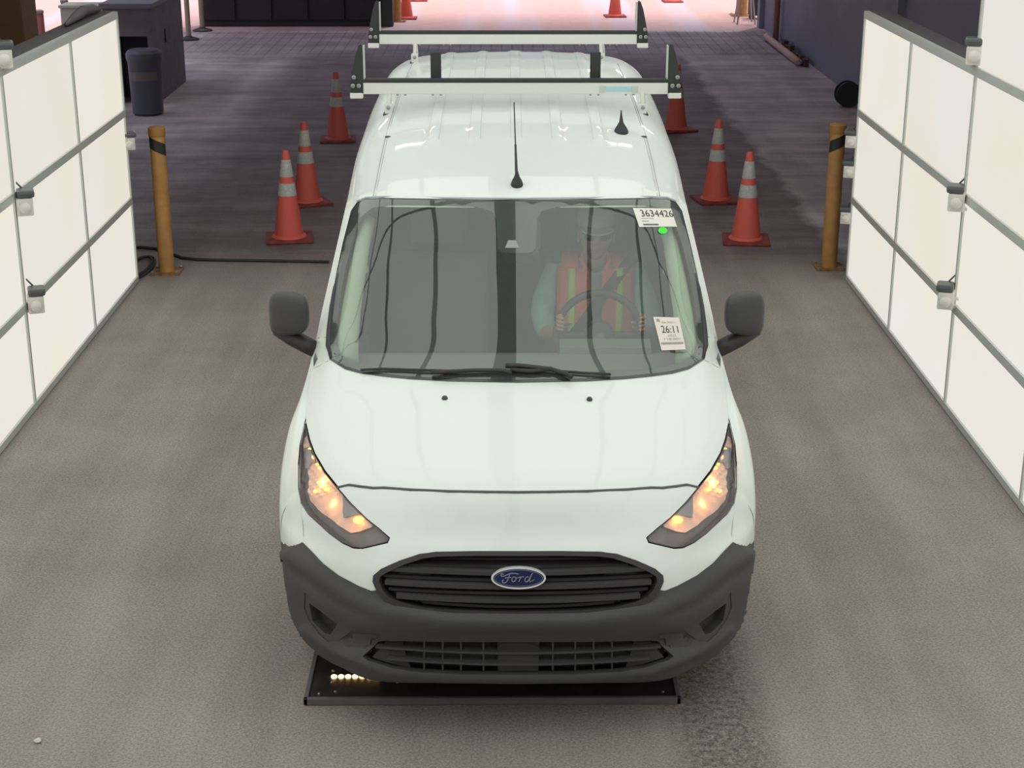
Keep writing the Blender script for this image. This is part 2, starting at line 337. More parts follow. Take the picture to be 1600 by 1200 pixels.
# ------------------------------------------------------------ VAN
D0 = 5.065
VAN = empty('cargo_van', (.054, D0, 0), 'white cargo van with roof rack, black grille, dark grey bumper and lit amber lamps', 'van', rz=R(-.3))
X7 = lambda xs, ys, zs: [(x, y, z) for x, y, z in zip(xs, ys, zs)]
fx = [0, .28, .53, .68, .79, .86, .89]
ribs = [
    X7([0, .28, .52, .66, .77, .84, .87], [.16, .16, .18, .28, .38, .48, .55], [.20]*7),
    X7(fx, [0.01, .012, .035, .155, .285, .435, .53], [.215, .215, .215, .22, .225, .235, .245]),
    X7(fx, [-.005, 0, .022, .14, .27, .42, .52], [.28]*7),
    X7([0, .28, .53, .68, .79, .865, .90], [.015, .015, .04, .15, .28, .41, .52], [.36]*7),
    X7([0, .28, .5, .67, .79, .87, .905], [-.015, -.012, .012, .128, .27, .41, .52], [.455]*7),
    X7([0, .28, .5, .67, .79, .87, .905], [0, .003, .025, .14, .28, .42, .52], [.50]*7),
    X7([0, .28, .5, .66, .78, .86, .903], [.03, .035, .06, .16, .30, .43, .52], [.62, .62, .62, .61, .60, .60, .58]),
    X7([0, .28, .457, .62, .76, .84, .895], [.07, .075, .09, .165, .33, .45, .52], [.70, .70, .69, .67, .65, .65, .64]),
    X7([0, .28, .457, .62, .75, .82, .87], [.11, .115, .125, .19, .35, .46, .52], [.745, .742, .733, .715, .705, .70, .70]),
    X7([0, .28, .46, .62, .73, .80, .83], [.20, .215, .25, .31, .40, .50, .56], [.882, .878, .868, .85, .82, .79, .76]),
    X7([0, .28, .48, .64, .74, .80, .825], [.42, .43, .455, .51, .58, .65, .68], [.955, .952, .94, .92, .90, .88, .865]),
    X7([0, .28, .5, .66, .76, .815, .835], [.65, .66, .69, .75, .81, .86, .89], [1.015, 1.012, 1.0, .98, .96, .945, .935]),
    X7([0, .28, .5, .66, .755, .815, .845], [.88, .89, .925, .995, 1.07, 1.13, 1.19], [1.056, 1.055, 1.052, 1.05, 1.065, 1.03, 1.0]),
    X7([0, .28, .5, .64, .735, .80, .838], [1.10, 1.115, 1.155, 1.21, 1.28, 1.36, 1.44], [1.225, 1.222, 1.215, 1.205, 1.19, 1.165, 1.13]),
    X7([0, .28, .48, .61, .70, .76, .80], [1.35, 1.365, 1.405, 1.455, 1.53, 1.61, 1.70], [1.42, 1.417, 1.41, 1.40, 1.385, 1.365, 1.33]),
    X7([0, .28, .45, .57, .66, .72, .765], [1.62, 1.635, 1.67, 1.72, 1.80, 1.88, 1.96], [1.62, 1.617, 1.61, 1.60, 1.58, 1.555, 1.51]),
    X7([0, .28, .45, .57, .66, .72, .765], [1.74, 1.755, 1.79, 1.84, 1.92, 2.0, 2.08], [1.652, 1.65, 1.643, 1.632, 1.61, 1.58, 1.53]),
    X7([0, .28, .46, .6, .69, .74, .772], [2.1, 2.11, 2.14, 2.18, 2.23, 2.28, 2.33], [1.70, 1.697, 1.69, 1.675, 1.65, 1.62, 1.56]),
    X7([0, .28, .46, .6, .69, .74, .777], [2.6, 2.6, 2.6, 2.61, 2.62, 2.64, 2.66], [1.755, 1.752, 1.745, 1.73, 1.705, 1.67, 1.60]),
    X7([0, .28, .46, .6, .69, .745, .782], [3.1]*7, [1.79, 1.787, 1.778, 1.76, 1.73, 1.69, 1.62]),
    X7([0, .28, .46, .6, .69, .745, .785], [3.8]*7, [1.82, 1.817, 1.81, 1.795, 1.765, 1.725, 1.65]),
    X7([0, .28, .46, .59, .675, .73, .765], [4.5]*7, [1.835, 1.832, 1.825, 1.81, 1.785, 1.75, 1.68]),
    X7([0, .27, .45, .58, .66, .705, .74], [4.87, 4.865, 4.86, 4.85, 4.83, 4.80, 4.78], [1.815, 1.812, 1.80, 1.785, 1.76, 1.72, 1.66]),
    X7([0, .28, .46, .6, .69, .745, .78], [4.93, 4.93, 4.925, 4.915, 4.90, 4.87, 4.83], [1.72, 1.72, 1.71, 1.69, 1.66, 1.61, 1.56]),
    X7([0, .28, .5, .66, .77, .84, .87], [4.98, 4.98, 4.975, 4.96, 4.94, 4.90, 4.86], [1.0]*7),
    X7([0, .28, .5, .66, .78, .85, .88], [5.0, 5.0, 4.995, 4.98, 4.95, 4.91, 4.87], [.3]*7),
]
def cr(p0, p1, p2, p3, t):
    p0, p1, p2, p3 = map(Vector, (p0, p1, p2, p3)); d1 = max((p2-p1).length, 1e-6)
    m1 = (p2-p0)*(d1/max((p2-p1).length+(p1-p0).length, 1e-6)); m2 = (p3-p1)*(d1/max((p3-p2).length+(p2-p1).length, 1e-6))
    t2, t3 = t*t, t*t*t
    return (2*t3-3*t2+1)*p1+(t3-2*t2+t)*m1+(-2*t3+3*t2)*p2+(t3-t2)*m2
def dens(row, n):
    out = []
    for i in range(len(row)-1):
        p0 = row[i-1] if i else tuple(2*Vector(row[0])-Vector(row[1])); p3 = row[i+2] if i+2 < len(row) else tuple(2*Vector(row[-1])-Vector(row[-2]))
        for k in range(n): out.append(cr(p0, row[i], row[i+1], p3, k/n))
    out.append(Vector(row[-1])); return out
def mirror_row(r): return [(-x, y, z) for x, y, z in r[:0:-1]]+list(r)
NS, NC = 8, 12
def net(rows):
    full = [dens(mirror_row(r), NC) for r in rows]
    cols = list(zip(*full)); cd = [dens([tuple(p) for p in c], NS) for c in cols]
    return [list(r) for r in zip(*cd)]          # rows x cols of Vector
G = net(ribs)
nr, nc = len(G), len(G[0])
# pressed flutes along the roof
def sst(a, b, x): t = min(1, max(0, (x-a)/(b-a))); return t*t*(3-2*t)
for i in range(nr):
    for j in range(nc):
        p = G[i][j]
        if p.z > 1.6 and p.y > 2.2:
            k = sst(2.35, 2.45, p.y)*(1-sst(4.78, 4.84, p.y))
            for c0 in (-.39, -.195, 0, .195, .39):
                p.z += .007*k*(1-sst(.022, .034, abs(p.x-c0)))
allv = [p for r in G for p in r]
quads = [(i*nc+j, i*nc+j+1, (i+1)*nc+j+1, (i+1)*nc+j) for i in range(nr-1) for j in range(nc-1)]
# side nets
NR = len(ribs)
sx = []
def S(i, rows): return [ribs[i][6]]+rows
side = [
    S(8, [(.895, .525, .65), (.905, .53, .58), (.905, .53, .42), (.89, .53, .245)]),
    S(9, [(.885, .57, .752), (.913, .58, .67), (.91, .58, .45), (.89, .58, .25)]),
    S(10, [(.872, .69, .865), (.916, .70, .77), (.91, .70, .5), (.89, .7, .25)]),
    S(11, [(.868, .89, .935), (.906, .90, .86), (.905, .9, .5), (.89, .9, .25)]),
    S(12, [(.866, 1.2, .985), (.893, 1.2, .84), (.90, 1.2, .5), (.88, 1.2, .24)]),
    S(13, [(.864, 1.44, 1.02), (.885, 1.44, .84), (.893, 1.44, .5), (.87, 1.44, .24)]),
    S(14, [(.862, 1.72, 1.04), (.885, 1.74, .82), (.892, 1.74, .5), (.87, 1.74, .24)]),
    S(15, [(.862, 1.98, 1.05), (.886, 2.0, .82), (.893, 2.0, .5), (.87, 2.0, .24)]),
    S(16, [(.862, 2.1, 1.05), (.886, 2.1, .82), (.893, 2.1, .5), (.87, 2.1, .24)]),
] + [S(i, [(.865, y, 1.06), (.888, y, .82), (.895, y, .5), (.87, y, .24)]) for i, y in ((17, 2.35), (18, 2.66), (19, 3.1), (20, 3.8))] + [
    S(21, [(.86, 4.5, 1.06), (.885, 4.5, .82), (.89, 4.5, .5), (.87, 4.5, .24)]),
    S(22, [(.86, 4.8, 1.06), (.875, 4.85, .82), (.88, 4.87, .5), (.87, 4.87, .24)])]
sdn = [dens(r, 8) for r in side]; sc2 = [dens([tuple(p) for p in c], 8) for c in zip(*sdn)]; SG = [list(r) for r in zip(*sc2)]
sr, scn = len(SG), len(SG[0])
def sidemesh(i0, i1, sgn, dk=False):
    mb = MB(); mb.v = [(p.x*sgn, p.y, p.z) for r in SG for p in r]
    for i in range(i0, i1):
        for j in range(scn-1):
            c = (SG[i][j]+SG[i+1][j+1])/2
            if any((c.y-wy)**2+(c.z-.33)**2 < .375**2 for wy in (.93, 4.0)): continue
            qv = [Vector((p.x*sgn, p.y, p.z)) for p in (SG[i][j], SG[i][j+1], SG[i+1][j+1], SG[i+1][j])]
            if i < 24 and holed(Vector((c.x*sgn, c.y, c.z)), *qv): continue
            if low_zone(c) != dk: continue
            mb.f.append((i*scn+j, i*scn+j+1, (i+1)*scn+j+1, (i+1)*scn+j))
    used = sorted({k for f in mb.f for k in f}); mp_ = {k: n for n, k in enumerate(used)}
    mb.v = [mb.v[k] for k in used]; mb.f = [tuple(mp_[k] for k in f) for f in mb.f]
    return mb
sidev = []; sidef = []
for sgn in (1, -1):
    n = len(sidev); sidev += [Vector((p.x*sgn, p.y, p.z)) for r in SG for p in r]
    sidef += [(n+i*scn+j, n+i*scn+j+1, n+(i+1)*scn+j+1, n+(i+1)*scn+j) for i in range(sr-1) for j in range(scn-1)]
BV = BVHTree.FromPolygons(allv+sidev, quads+[tuple(k+len(allv) for k in f) for f in sidef])
camv = Vector((0, -D0, H))
fwd = Vector((0, math.cos(TH), -math.sin(TH))); upv = Vector((0, math.sin(TH), math.cos(TH)))
AX = 808.5
def ray(u, v):
    d = (fwd*F+Vector((1, 0, 0))*(u-AX)+upv*(600-v)).normalized()
    loc, nor, _, _ = BV.ray_cast(camv, d)
    if loc is None:
        best = camv+d*6.2
        loc, nor, _, _ = BV.find_nearest(best)
    if nor.dot(d) > 0: nor = -nor
    return loc, nor
def on(u, v, off=0): l, n = ray(u, v); return l+n*off
def snorm(l, n): return n
def inside(p, poly):
    x, y = p; c = False; n = len(poly)
    for i in range(n):
        x1, y1 = poly[i]; x2, y2 = poly[(i+1) % n]
        if (y1 > y) != (y2 > y) and x < (x2-x1)*(y-y1)/(y2-y1)+x1: c = not c
    return c
def smoothpoly(poly, n=4):
    q = [(a, b, 0) for a, b in poly]; N_ = len(q); out = []
    for i in range(N_):
        for k in range(n): p = cr(q[i-1], q[i], q[(i+1) % N_], q[(i+2) % N_], k/n); out.append((p.x, p.y))
    return out
def refine(poly, d):
    out = []
    for i, (a, b) in enumerate(poly):
        c, e = poly[(i+1) % len(poly)]; m = max(1, int(math.hypot(c-a, e-b)/d))
        out += [(a+(c-a)*k/m, b+(e-b)*k/m) for k in range(m)]
    return out
class Near:
    def __init__(s, pts, d): 
        s.d = d; s.h = {}
        for a, b in pts: s.h.setdefault((int(a//d), int(b//d)), []).append((a, b))
    def __call__(s, u, v):
        i, j = int(u//s.d), int(v//s.d)
        return any((u-a)**2+(v-b)**2 < s.d**2 for x in (i-1, i, i+1) for y in (j-1, j, j+1) for a, b in s.h.get((x, y), ()))
def patch(outer, inner=None, off=.004, thick=.006, grid=9, mir=False, smooth_in=False, lift=None):
    """shell lying on the body skin inside an outline; returns MB (thickness goes inwards)"""
    outer = refine(outer, grid*.8); loops = [outer]
    if inner: inner = refine(inner, grid*.8); loops.append(inner)
    pts = []; edges = []
    for lp in loops:
        n = len(pts); pts += [Vector(p) for p in lp]; edges += [(n+i, n+(i+1) % len(lp)) for i in range(len(lp))]
    us = [p[0] for p in outer]; vs_ = [p[1] for p in outer]; near = Near([p for lp in loops for p in lp], grid*.45)
    u = min(us)+grid/2
    while u < max(us):
        v = min(vs_)+grid/2
        while v < max(vs_):
            if inside((u, v), outer) and not (inner and inside((u, v), inner)):
                if not near(u, v): pts.append(Vector((u, v)))
            v += grid
        u += grid
    vo, eo, fo, _, _, _ = delaunay_2d_cdt(pts, edges, [], 1, 1e-4)
    tris = []
    for f in fo:
        c = sum((vo[i] for i in f), Vector((0, 0)))/len(f)
        if inside(c, outer) and not (inner and inside(c, inner)): tris.append(tuple(f))
    top = []; bot = []
    for p in vo:
        l, n = ray(p.x, p.y); o_ = off+(lift(p.x, p.y) if lift else 0)
        top.append(l+n*o_); bot.append(l+n*(o_-thick))
    from collections import Counter
    cnt = Counter(); 
    for t in tris:
        for k in range(len(t)): cnt[(t[k], t[(k+1) % len(t)])] += 1
    N_ = len(vo); fs = list(tris)+[tuple(i+N_ for i in t[::-1]) for t in tris]
    for (a, b) in list(cnt):
        if (b, a) not in cnt: fs.append((b, a, a+N_, b+N_))
    mb = MB(); mb.add(top+bot, fs)
    if mir: mb.v = [(-x, y, z) for x, y, z in mb.v]
    return mb
def onesided(mb):
    n = len(mb.v)//2; mb.v = mb.v[:n]; mb.f = [f for f in mb.f if max(f) < n]; return mb
def sym(half):   # half outline on the left side (u<=808), from top centre to bottom centre
    return half+[(2*AX-u, v) for u, v in half[::-1] if abs(u-AX) > 1]
def both(name, mfun, m, parent, label=None, **k):
    out = []
    for s in (False, True):
        o = mfun(s).build(name, m, parent, **k); out.append(o)
        if label: o['label'] = label
    return out
def mx(mb): mb.v = [(-x, y, z) for x, y, z in mb.v]; return mb

# outlines (traced once, cast on to the body surface)
WS = [(AX, 313), (700, 312), (600, 310), (574, 311), (560, 317), (551, 330), (538, 380), (528, 425), (519, 475), (513.5, 515), (512, 540), (516, 562), (540, 577), (566, 584), (600, 588.5), (640, 592.5), (700, 596), (AX, 598)]
WSI = [(AX, 396), (785, 395), (779, 388), (777, 345), (770, 331), (740, 323), (660, 321), (610, 321), (583, 326), (566, 340), (553, 375), (541, 425), (532, 475), (526.5, 515), (526, 537), (534, 555), (552, 568), (580, 575), (640, 579), (700, 581), (AX, 582)]
HL = [(477.5, 662), (483, 688), (491, 710), (507, 738), (527, 763), (548, 787), (572, 811), (592, 827), (607, 841), (604, 847), (588, 851), (566, 856), (552, 855), (535, 847), (515, 832), (497, 815), (483, 802), (472, 785), (468, 765), (467.5, 725), (470, 695)]
GR = [(AX, 862), (740, 862), (680, 863), (655, 866), (625, 876), (596, 889), (584, 899), (583, 908), (590, 925), (600, 938), (620, 947), (655, 955), (700, 959), (760, 961), (AX, 961.5)]
GRI = [(AX, 869), (740, 869), (682, 870), (660, 873), (632, 882), (605, 894), (594, 901), (593, 908), (599, 922), (608, 932), (626, 940), (658, 948), (702, 952), (760, 954), (AX, 954.5)]
LG = [(AX, 1001), (700, 1001), (602, 999), (590, 1003), (567, 1025), (575, 1031), (610, 1042), (650, 1048), (720, 1052), (AX, 1053)]
FOG = [(478, 925), (520, 958), (551, 980), (546, 988), (530, 1000), (515, 1003), (500, 990), (484, 968), (477, 950)]
FOGI = [(484, 942), (500, 953), (527, 974), (517, 991), (508, 989), (489, 970)]
# dark bumper boundary (left half), bumper is everything below this line
BMP = [(AX, 957), (700, 955), (650, 950), (620, 942), (600, 930), (592, 921), (580, 923), (560, 915), (530, 899), (505, 880), (488, 862), (474, 848), (466, 852), (452, 854), (444, 850), (437, 843)]
def shrink(poly, k, c=None):
    cx = sum(p[0] for p in poly)/len(poly); cy = sum(p[1] for p in poly)/len(poly)
    if c: cx, cy = c
    return [(cx+(a-cx)*k, cy+(b-cy)*k) for a, b in poly]
def px(p):
    q = p-camv; d = q.dot(fwd); return (AX+F*q.x/d, 600-F*q.dot(upv)/d)
def midpoly(a, b): return [((x1+x2)/2, (y1+y2)/2) for (x1, y1), (x2, y2) in zip(a, b)]
WSo = sym(WS); WSi = sym(WSI)
def off_in(poly, d):   # inset polygon by d px
    out = []; n = len(poly); s = sum(poly[i][0]*poly[(i+1) % n][1]-poly[(i+1) % n][0]*poly[i][1] for i in range(n)); s = 1 if s > 0 else -1
    for i in range(n):
        (x0, y0), (x1, y1), (x2, y2) = poly[i-1], poly[i], poly[(i+1) % n]
        a = Vector((x1-x0, y1-y0)).normalized(); b = Vector((x2-x1, y2-y1)).normalized()
        nn = Vector((-(a.y+b.y), a.x+b.x)); nn = nn.normalized() if nn.length > 1e-6 else Vector((0, 0)); out.append((x1+nn.x*d*s, y1+nn.y*d*s))
    return out
mirp = lambda P: [(2*AX-u, v) for u, v in P]
holes = [off_in(WSo, 8), off_in(sym(GR), -3), off_in(HL, -2), mirp(off_in(HL, -2)), off_in(sym(LG), -4), off_in(FOG, -4), mirp(off_in(FOG, -4))]
HB = [(min(p[0] for p in h), max(p[0] for p in h), min(p[1] for p in h), max(p[1] for p in h)) for h in holes]
def holed(c, *vs):
    if c.y > 2.3: return False
    return (holed1(c, 1) or any(holed1(v, 0) for v in vs))
def holed1(c, ws):
    p = px(c)
    for h, (a, b, e, f) in list(zip(holes, HB))[0 if ws else 1:]:
        if a < p[0] < b and e < p[1] < f and inside(p, h): return True
    return False
BMPf = sym(BMP)[::-1] if False else sorted(sym(BMP))
def low_zone(c):
    if c.y > .80 or (c.y > .575 and c.z > .45): return False
    if c.z < .36: return True
    u, v = px(c); u = max(BMPf[0][0], min(BMPf[-1][0], u))
    for (a, b), (c_, d) in zip(BMPf[:-1], BMPf[1:]):
        if a <= u <= c_ : return v > b+(d-b)*(u-a)/max(c_-a, 1e-6)
    return False
def bodypart(name, r0, r1, m, cut=False, dk=False):
    mb = MB(); idx = {}
    for i in range(r0*NS, r1*NS):
        for j in range(nc-1):
            q = (i*nc+j, i*nc+j+1, (i+1)*nc+j+1, (i+1)*nc+j)
            cc = (allv[q[0]]+allv[q[2]])/2
            if cut and holed(cc, *[allv[k] for k in q]): continue
            if low_zone(cc) != dk and cut: continue
            for k in q:
                if k not in idx: idx[k] = len(mb.v); mb.v.append(tuple(allv[k]))
            mb.f.append(tuple(idx[k] for k in q))
    return mb.build(name, m, VAN, smooth=True, angle=50)
bodypart('body_shell', 0, 16, M['paint'], True)
bodypart('bumper_core', 0, 16, M['plastic'], True, True)
bodypart('roof', 16, 22, M['paint'])
bodypart('tailgate', 22, NR-1, M['paint'])
for sgn in (1, -1):
    sidemesh(0, 5*8, sgn).build('fender', M['paint'], VAN, smooth=True, angle=60)
    sidemesh(0, 5*8, sgn, True).build('bumper_corner', M['plastic'], VAN, smooth=True, angle=60)
    sidemesh(5*8, 10*8, sgn).build('door', M['paint'], VAN, smooth=True, angle=60)
    sidemesh(10*8, sr-1, sgn).build('side_panel', M['paint'], VAN, smooth=True, angle=60)
# bonnet skin
HOOD = [(AX, 600.5), (700, 598.5), (640, 595), (600, 591), (566, 586.5), (540, 579.5), (514, 566), (489, 577), (484, 610), (481, 640), (480, 662), (485.5, 687), (493.5, 709), (509, 736), (529, 761), (545, 757.5), (562, 760), (583, 762.5), (600, 762), (640, 765), (700, 767.5), (AX, 768.5)]
hood = patch(sym(HOOD), off=.003, thick=.006, grid=14).build('hood', M['paint'], VAN, smooth=True, angle=40)
SL = [(527, 762.5), (545, 758.5), (562, 761), (583, 763.5), (600, 763), (640, 766), (700, 768.5), (760, 769.5), (AX, 770)]
SLf = SL+[(2*AX-u, v) for u, v in SL[-2::-1]]
MB().tube([on(u, v, .002) for u, v in SLf], .0062, 6).build('hood_seam', M['seam'], VAN)
MB().tube([on(u, v, .001) for u, v in [(489, 577), (497, 573), (514, 564)]], .0015, 5).build('seam', M['seamlight'], VAN)
mx(MB().tube([on(u, v, .001) for u, v in [(489, 577), (497, 573), (514, 564)]], .0015, 5)).build('seam', M['seamlight'], VAN)
for s in (0, 1):
    for P in ([(470, 700), (469, 730), (468.5, 765), (472, 800), (475, 844)], [(478, 660), (474, 672), (470, 695)], [(498, 528), (510, 527)]):
        b = MB().tube([on(u, v, .001) for u, v in P], .0018, 5); (mx(b) if s else b).build('seam', M['seamlight'], VAN)
# cowl, windscreen
patch(WSo, WSi, off=.004, thick=.012, grid=8).build('windscreen_border', M['frit'], VAN, smooth=True, angle=40)
onesided(patch(off_in(WSo, 3), off=.0065, thick=.001, grid=12)).build('windscreen', M['glass'], VAN, smooth=True, angle=40)
# pale painted top edge, side seals
tp = [(u, v-1) for u, v in [(560, 316), (574, 310), (600, 309), (700, 311), (AX, 312)]]; tp = tp+[(2*AX-u, v) for u, v in tp[-2::-1]]
MB().tube([on(u, v, .002) for u, v in tp], .005, 6).build('windscreen_seal', mat('seal_pale', (.45, .52, .55), .3), VAN, smooth=True)
for s in (0, 1):
    b = MB().tube([on(u, v, .004) for u, v in [(531, 428), (526, 450), (521, 480), (516.5, 515), (515, 540), (519, 560)]], [.004, .010, .012, .012, .012, .006], 6)
    (mx(b) if s else b).build('windscreen_seal', M['plastic2'], VAN, smooth=True)
# wipers
def wiper(P, tip, r=.008):
    w = MB().tube([on(u, v, .022) for u, v in P], r, 6).build('wiper', M['plastic2'], VAN, smooth=True)
    MB().tube([on(u, v, .016) for u, v in tip], .0055, 5).build('wiper_blade', M['rubber'], w)
wiper([(675, 588), (700, 586), (740, 584), (783, 584), (800, 588)], [(566, 582), (600, 580), (660, 582), (720, 583.5), (785, 583)])
wiper([(798, 583), (830, 585), (860, 582), (885, 590), (893, 596)], [(797, 577), (840, 580), (880, 584), (920, 587), (954, 589)], .009)
MB().tube([on(u, v, .025) for u, v in [(790, 577), (812, 577), (850, 582), (862, 583)]], .010, 6).build('wiper_arm', M['plastic2'], VAN, smooth=True)
# washer nozzles
for u, v in ((695, 624), (921, 626)):
    p, n = ray(u, v); MB().lathe([(.011, -.004), (.0125, .004), (.009, .012), (.003, .015)], p, 12, 1, 1.3).build('washer_nozzle', M['plastic'], VAN, smooth=True)
# headlamps
HLi = [(478, 671), (483.5, 692), (491.5, 712), (507.5, 740.5), (527, 765), (548, 789), (571.5, 812.5), (580, 820), (577, 823), (560, 829), (543, 831), (525, 820), (508, 807), (492, 796), (482, 784), (477, 768), (477, 745), (474, 715), (473, 692)]
PYR = [(533.5, 775), (545, 788), (561, 804), (545, 806), (536, 808), (533.5, 800)]
TUR = [(474, 700), (481, 697), (489, 714), (492, 722), (485, 722), (479, 732), (475, 730)]
for s in (False, True):
    hous = patch(off_in(HL, .5), off=-.020, thick=.02, grid=7, mir=s).build('headlight', mat('lamp_housing', (.20, .185, .18), .35), VAN, smooth=True, angle=40)
    hous['label'] = 'slanted headlight with glowing amber signal bulbs'
    patch(HL, off_in(HL, 1.1), off=.004, thick=.045, grid=6, mir=s).build('headlight_rim', mat('lamp_rim', (.10, .10, .10), .4), hous)
    # reflector bowl with facets
    lf = lambda u, v: .004*math.sin(u*.14)*math.sin(v*.12)+(.002*math.sin((u-v)*.45) if v < 775 else .0008*math.sin((u+v)*.3))
    patch(HLi, off=-.012, thick=.012, grid=4, mir=s, lift=lf).build('reflector', M['reflector'], hous)
    patch(PYR, off=-.004, thick=.02, grid=8, mir=s).build('divider', M['steel'], hous)
    MB_ = MB().tube([on(533, 774, -.008), on(533.5, 808, -.008)], .004, 6); (mx(MB_) if s else MB_).build('divider_edge', M['rackw'], hous)
    patch(TUR, off=-.003, thick=.008, grid=8, mir=s).build('turn_signal_shade', M['steel'], hous)
    for (u, v, r) in ((558, 812, .013), (498, 730, .006), (497, 753, .007), (503, 760, .005), (508, 764, .006), (490, 767, .005), (482, 700, .004), (493, 724, .004)):
        p = on(u, v, -.006); b = MB().lathe([(r*math.sin(t), -r*math.cos(t)) for t in [PI*k/6+.01 for k in range(7)]], p, 10, 1.5, .8)
        (mx(b) if s else b).build('bulb', M['amber'], hous, smooth=True)
    for (u, v, e) in ((557, 812, .22), (500, 752, .30), (487, 712, .06), (516, 786, .10)):
        p = on(u, v, .0); ld = bpy.data.lights.new('lamp_glow', 'POINT'); ld.energy = e; ld.color = (1, .36, .10); ld.shadow_soft_size = .01
        lo = bpy.data.objects.new('lamp_glow', ld); C.objects.link(lo); lo.parent = VAN; lo.location = (-p.x if s else p.x, p.y, p.z)
    onesided(patch(off_in(HL, 1.5), off=.003, thick=.001, grid=8, mir=s)).build('lens', M['lens'], hous, smooth=True, angle=40)
# grille
g = patch(sym(GR), sym(GRI), off=.012, thick=.07, grid=6).build('grille_frame', M['plastic2'], VAN, smooth=True, angle=30)
patch(off_in(sym(GR), 2), off=-.06, thick=.004, grid=14).build('grille_backing', M['plastic2'], g)
def slat(vl, half0, hh, off, curve, parent, m, name='slat'):
    pts = []; ups = []
    n = 28
    for k in range(n+1):
        t = -1+2*k/n; u = AX+half0*t; v = vl-curve*t*t
        p, nn = ray(u, v); pts.append(p+nn*off); ups.append(Vector((0, 0, 1)))
    return MB().sweep(pts, .045, hh, ups).build(name, m, parent)
for vl, hf in ((881, 172), (892.5, 200), (904, 212), (915, 208), (926, 204), (937, 190), (947, 150)):
    slat(vl, hf, .016 if vl in (892.5, 915, 937) else .010, -.016 if vl in (892.5, 915, 937) else -.03, 8 if vl > 885 else 3, g, M['plastic'] if vl in (892.5, 915, 937) else M['plastic2'])
for s in (0, 1):     # solid end blanks of the grille
    e = patch([(604, 901), (640, 886), (668, 880), (672, 900), (682, 944), (655, 941), (626, 934), (606, 920)], off=-.022, thick=.01, grid=12, mir=bool(s), lift=lambda u, v: .004*math.sin(v*.55)).build('grille_blank', M['plastic2'], g, smooth=True)
for k in range(-5, 6):
    u = AX+k*32; b = MB().sweep([on(u, 884, -.045), on(u, 944, -.045)], .006, .02, Vector((0, 1, 0))); b.build('grille_rib', M['plastic2'], g)
# badge
p0, n0 = ray(AX+.5, 902)
bz = Vector((0, -math.cos(R(18)), math.sin(R(18)))); bx = Vector((1, 0, 0)); by = bz.cross(bx).normalized()*1; by = Vector((0, math.sin(R(18)), math.cos(R(18))))
def bp_(a, b, c): return p0+bx*a+by*b+bz*c
def oval(rx, ry, c0, c1, n=40):
    vs = [bp_(rx*math.cos(2*PI*k/n), ry*math.sin(2*PI*k/n), c) for c in (c0, c1) for k in range(n)]
    return MB().add(vs, [tuple(range(n))[::-1], tuple(range(n, 2*n))]+[(k, (k+1) % n, n+(k+1) % n, n+k) for k in range(n)])
bd = oval(.096, .039, -.02, .024).build('badge', mat('silver_rim', (.78, .78, .78), .3, .2), VAN, smooth=True, angle=40); bd['label'] = 'blue oval badge with chrome rim and white script lettering'
oval(.089, .0325, .015, .0250).build('badge_field', M['badge'], bd)
ring = [bp_(.084*math.cos(2*PI*k/40), .0285*math.sin(2*PI*k/40), .0252) for k in range(41)]
MB().tube(ring, .0008, 4, False).build('badge_ring', M['badget'], bd)
strk = [  # script lettering: F o r d
    [(-.052, .012), (-.058, .016), (-.062, .010), (-.056, .006), (-.044, .010), (-.030, .016), (-.014, .017), (.000, .014)],
    [(-.030, .016), (-.034, .004), (-.040, -.010), (-.047, -.016), (-.055, -.015), (-.057, -.009), (-.052, -.006)],
    [(-.048, .000), (-.038, .002), (-.026, .003)],
    [(-.014, .005), (-.021, .002), (-.024, -.006), (-.020, -.012), (-.013, -.010), (-.009, -.003), (-.011, .003), (-.014, .005), (-.006, .001), (.002, .003)],
    [(.002, .003), (.006, .005), (.005, -.002), (.001, -.012)],
    [(.004, -.003), (.009, .003), (.015, .006), (.019, .003)],
    [(.036, .004), (.028, .004), (.023, -.003), (.023, -.010), (.029, -.013), (.036, -.006), (.042, .006), (.050, .018)],
    [(.047, .014), (.041, .001), (.038, -.008), (.041, -.013), (.048, -.009), (.056, -.004)]]
b = MB()
for st in strk:
    q = dens([(x, y, 0) for x, y in st], 4); b.tube([bp_(p.x, p.y, .0255) for p in q], .0019, 5)
b.build('badge_script', M['badget'], bd)
# dark bumper shell
low = [(437, 843), (441.5, 870), (443, 900), (444, 935), (448, 962), (455, 980), (465, 995), (478, 1010), (500, 1022), (520, 1034), (545, 1046), (568, 1057), (590, 1061), (700, 1064), (AX, 1065)]
BO = BMP[::1]+low[1:]
def bump_patch(s):
    fogc = FOG
    return patch(BO, off=.012, thick=.016, grid=7, mir=s)
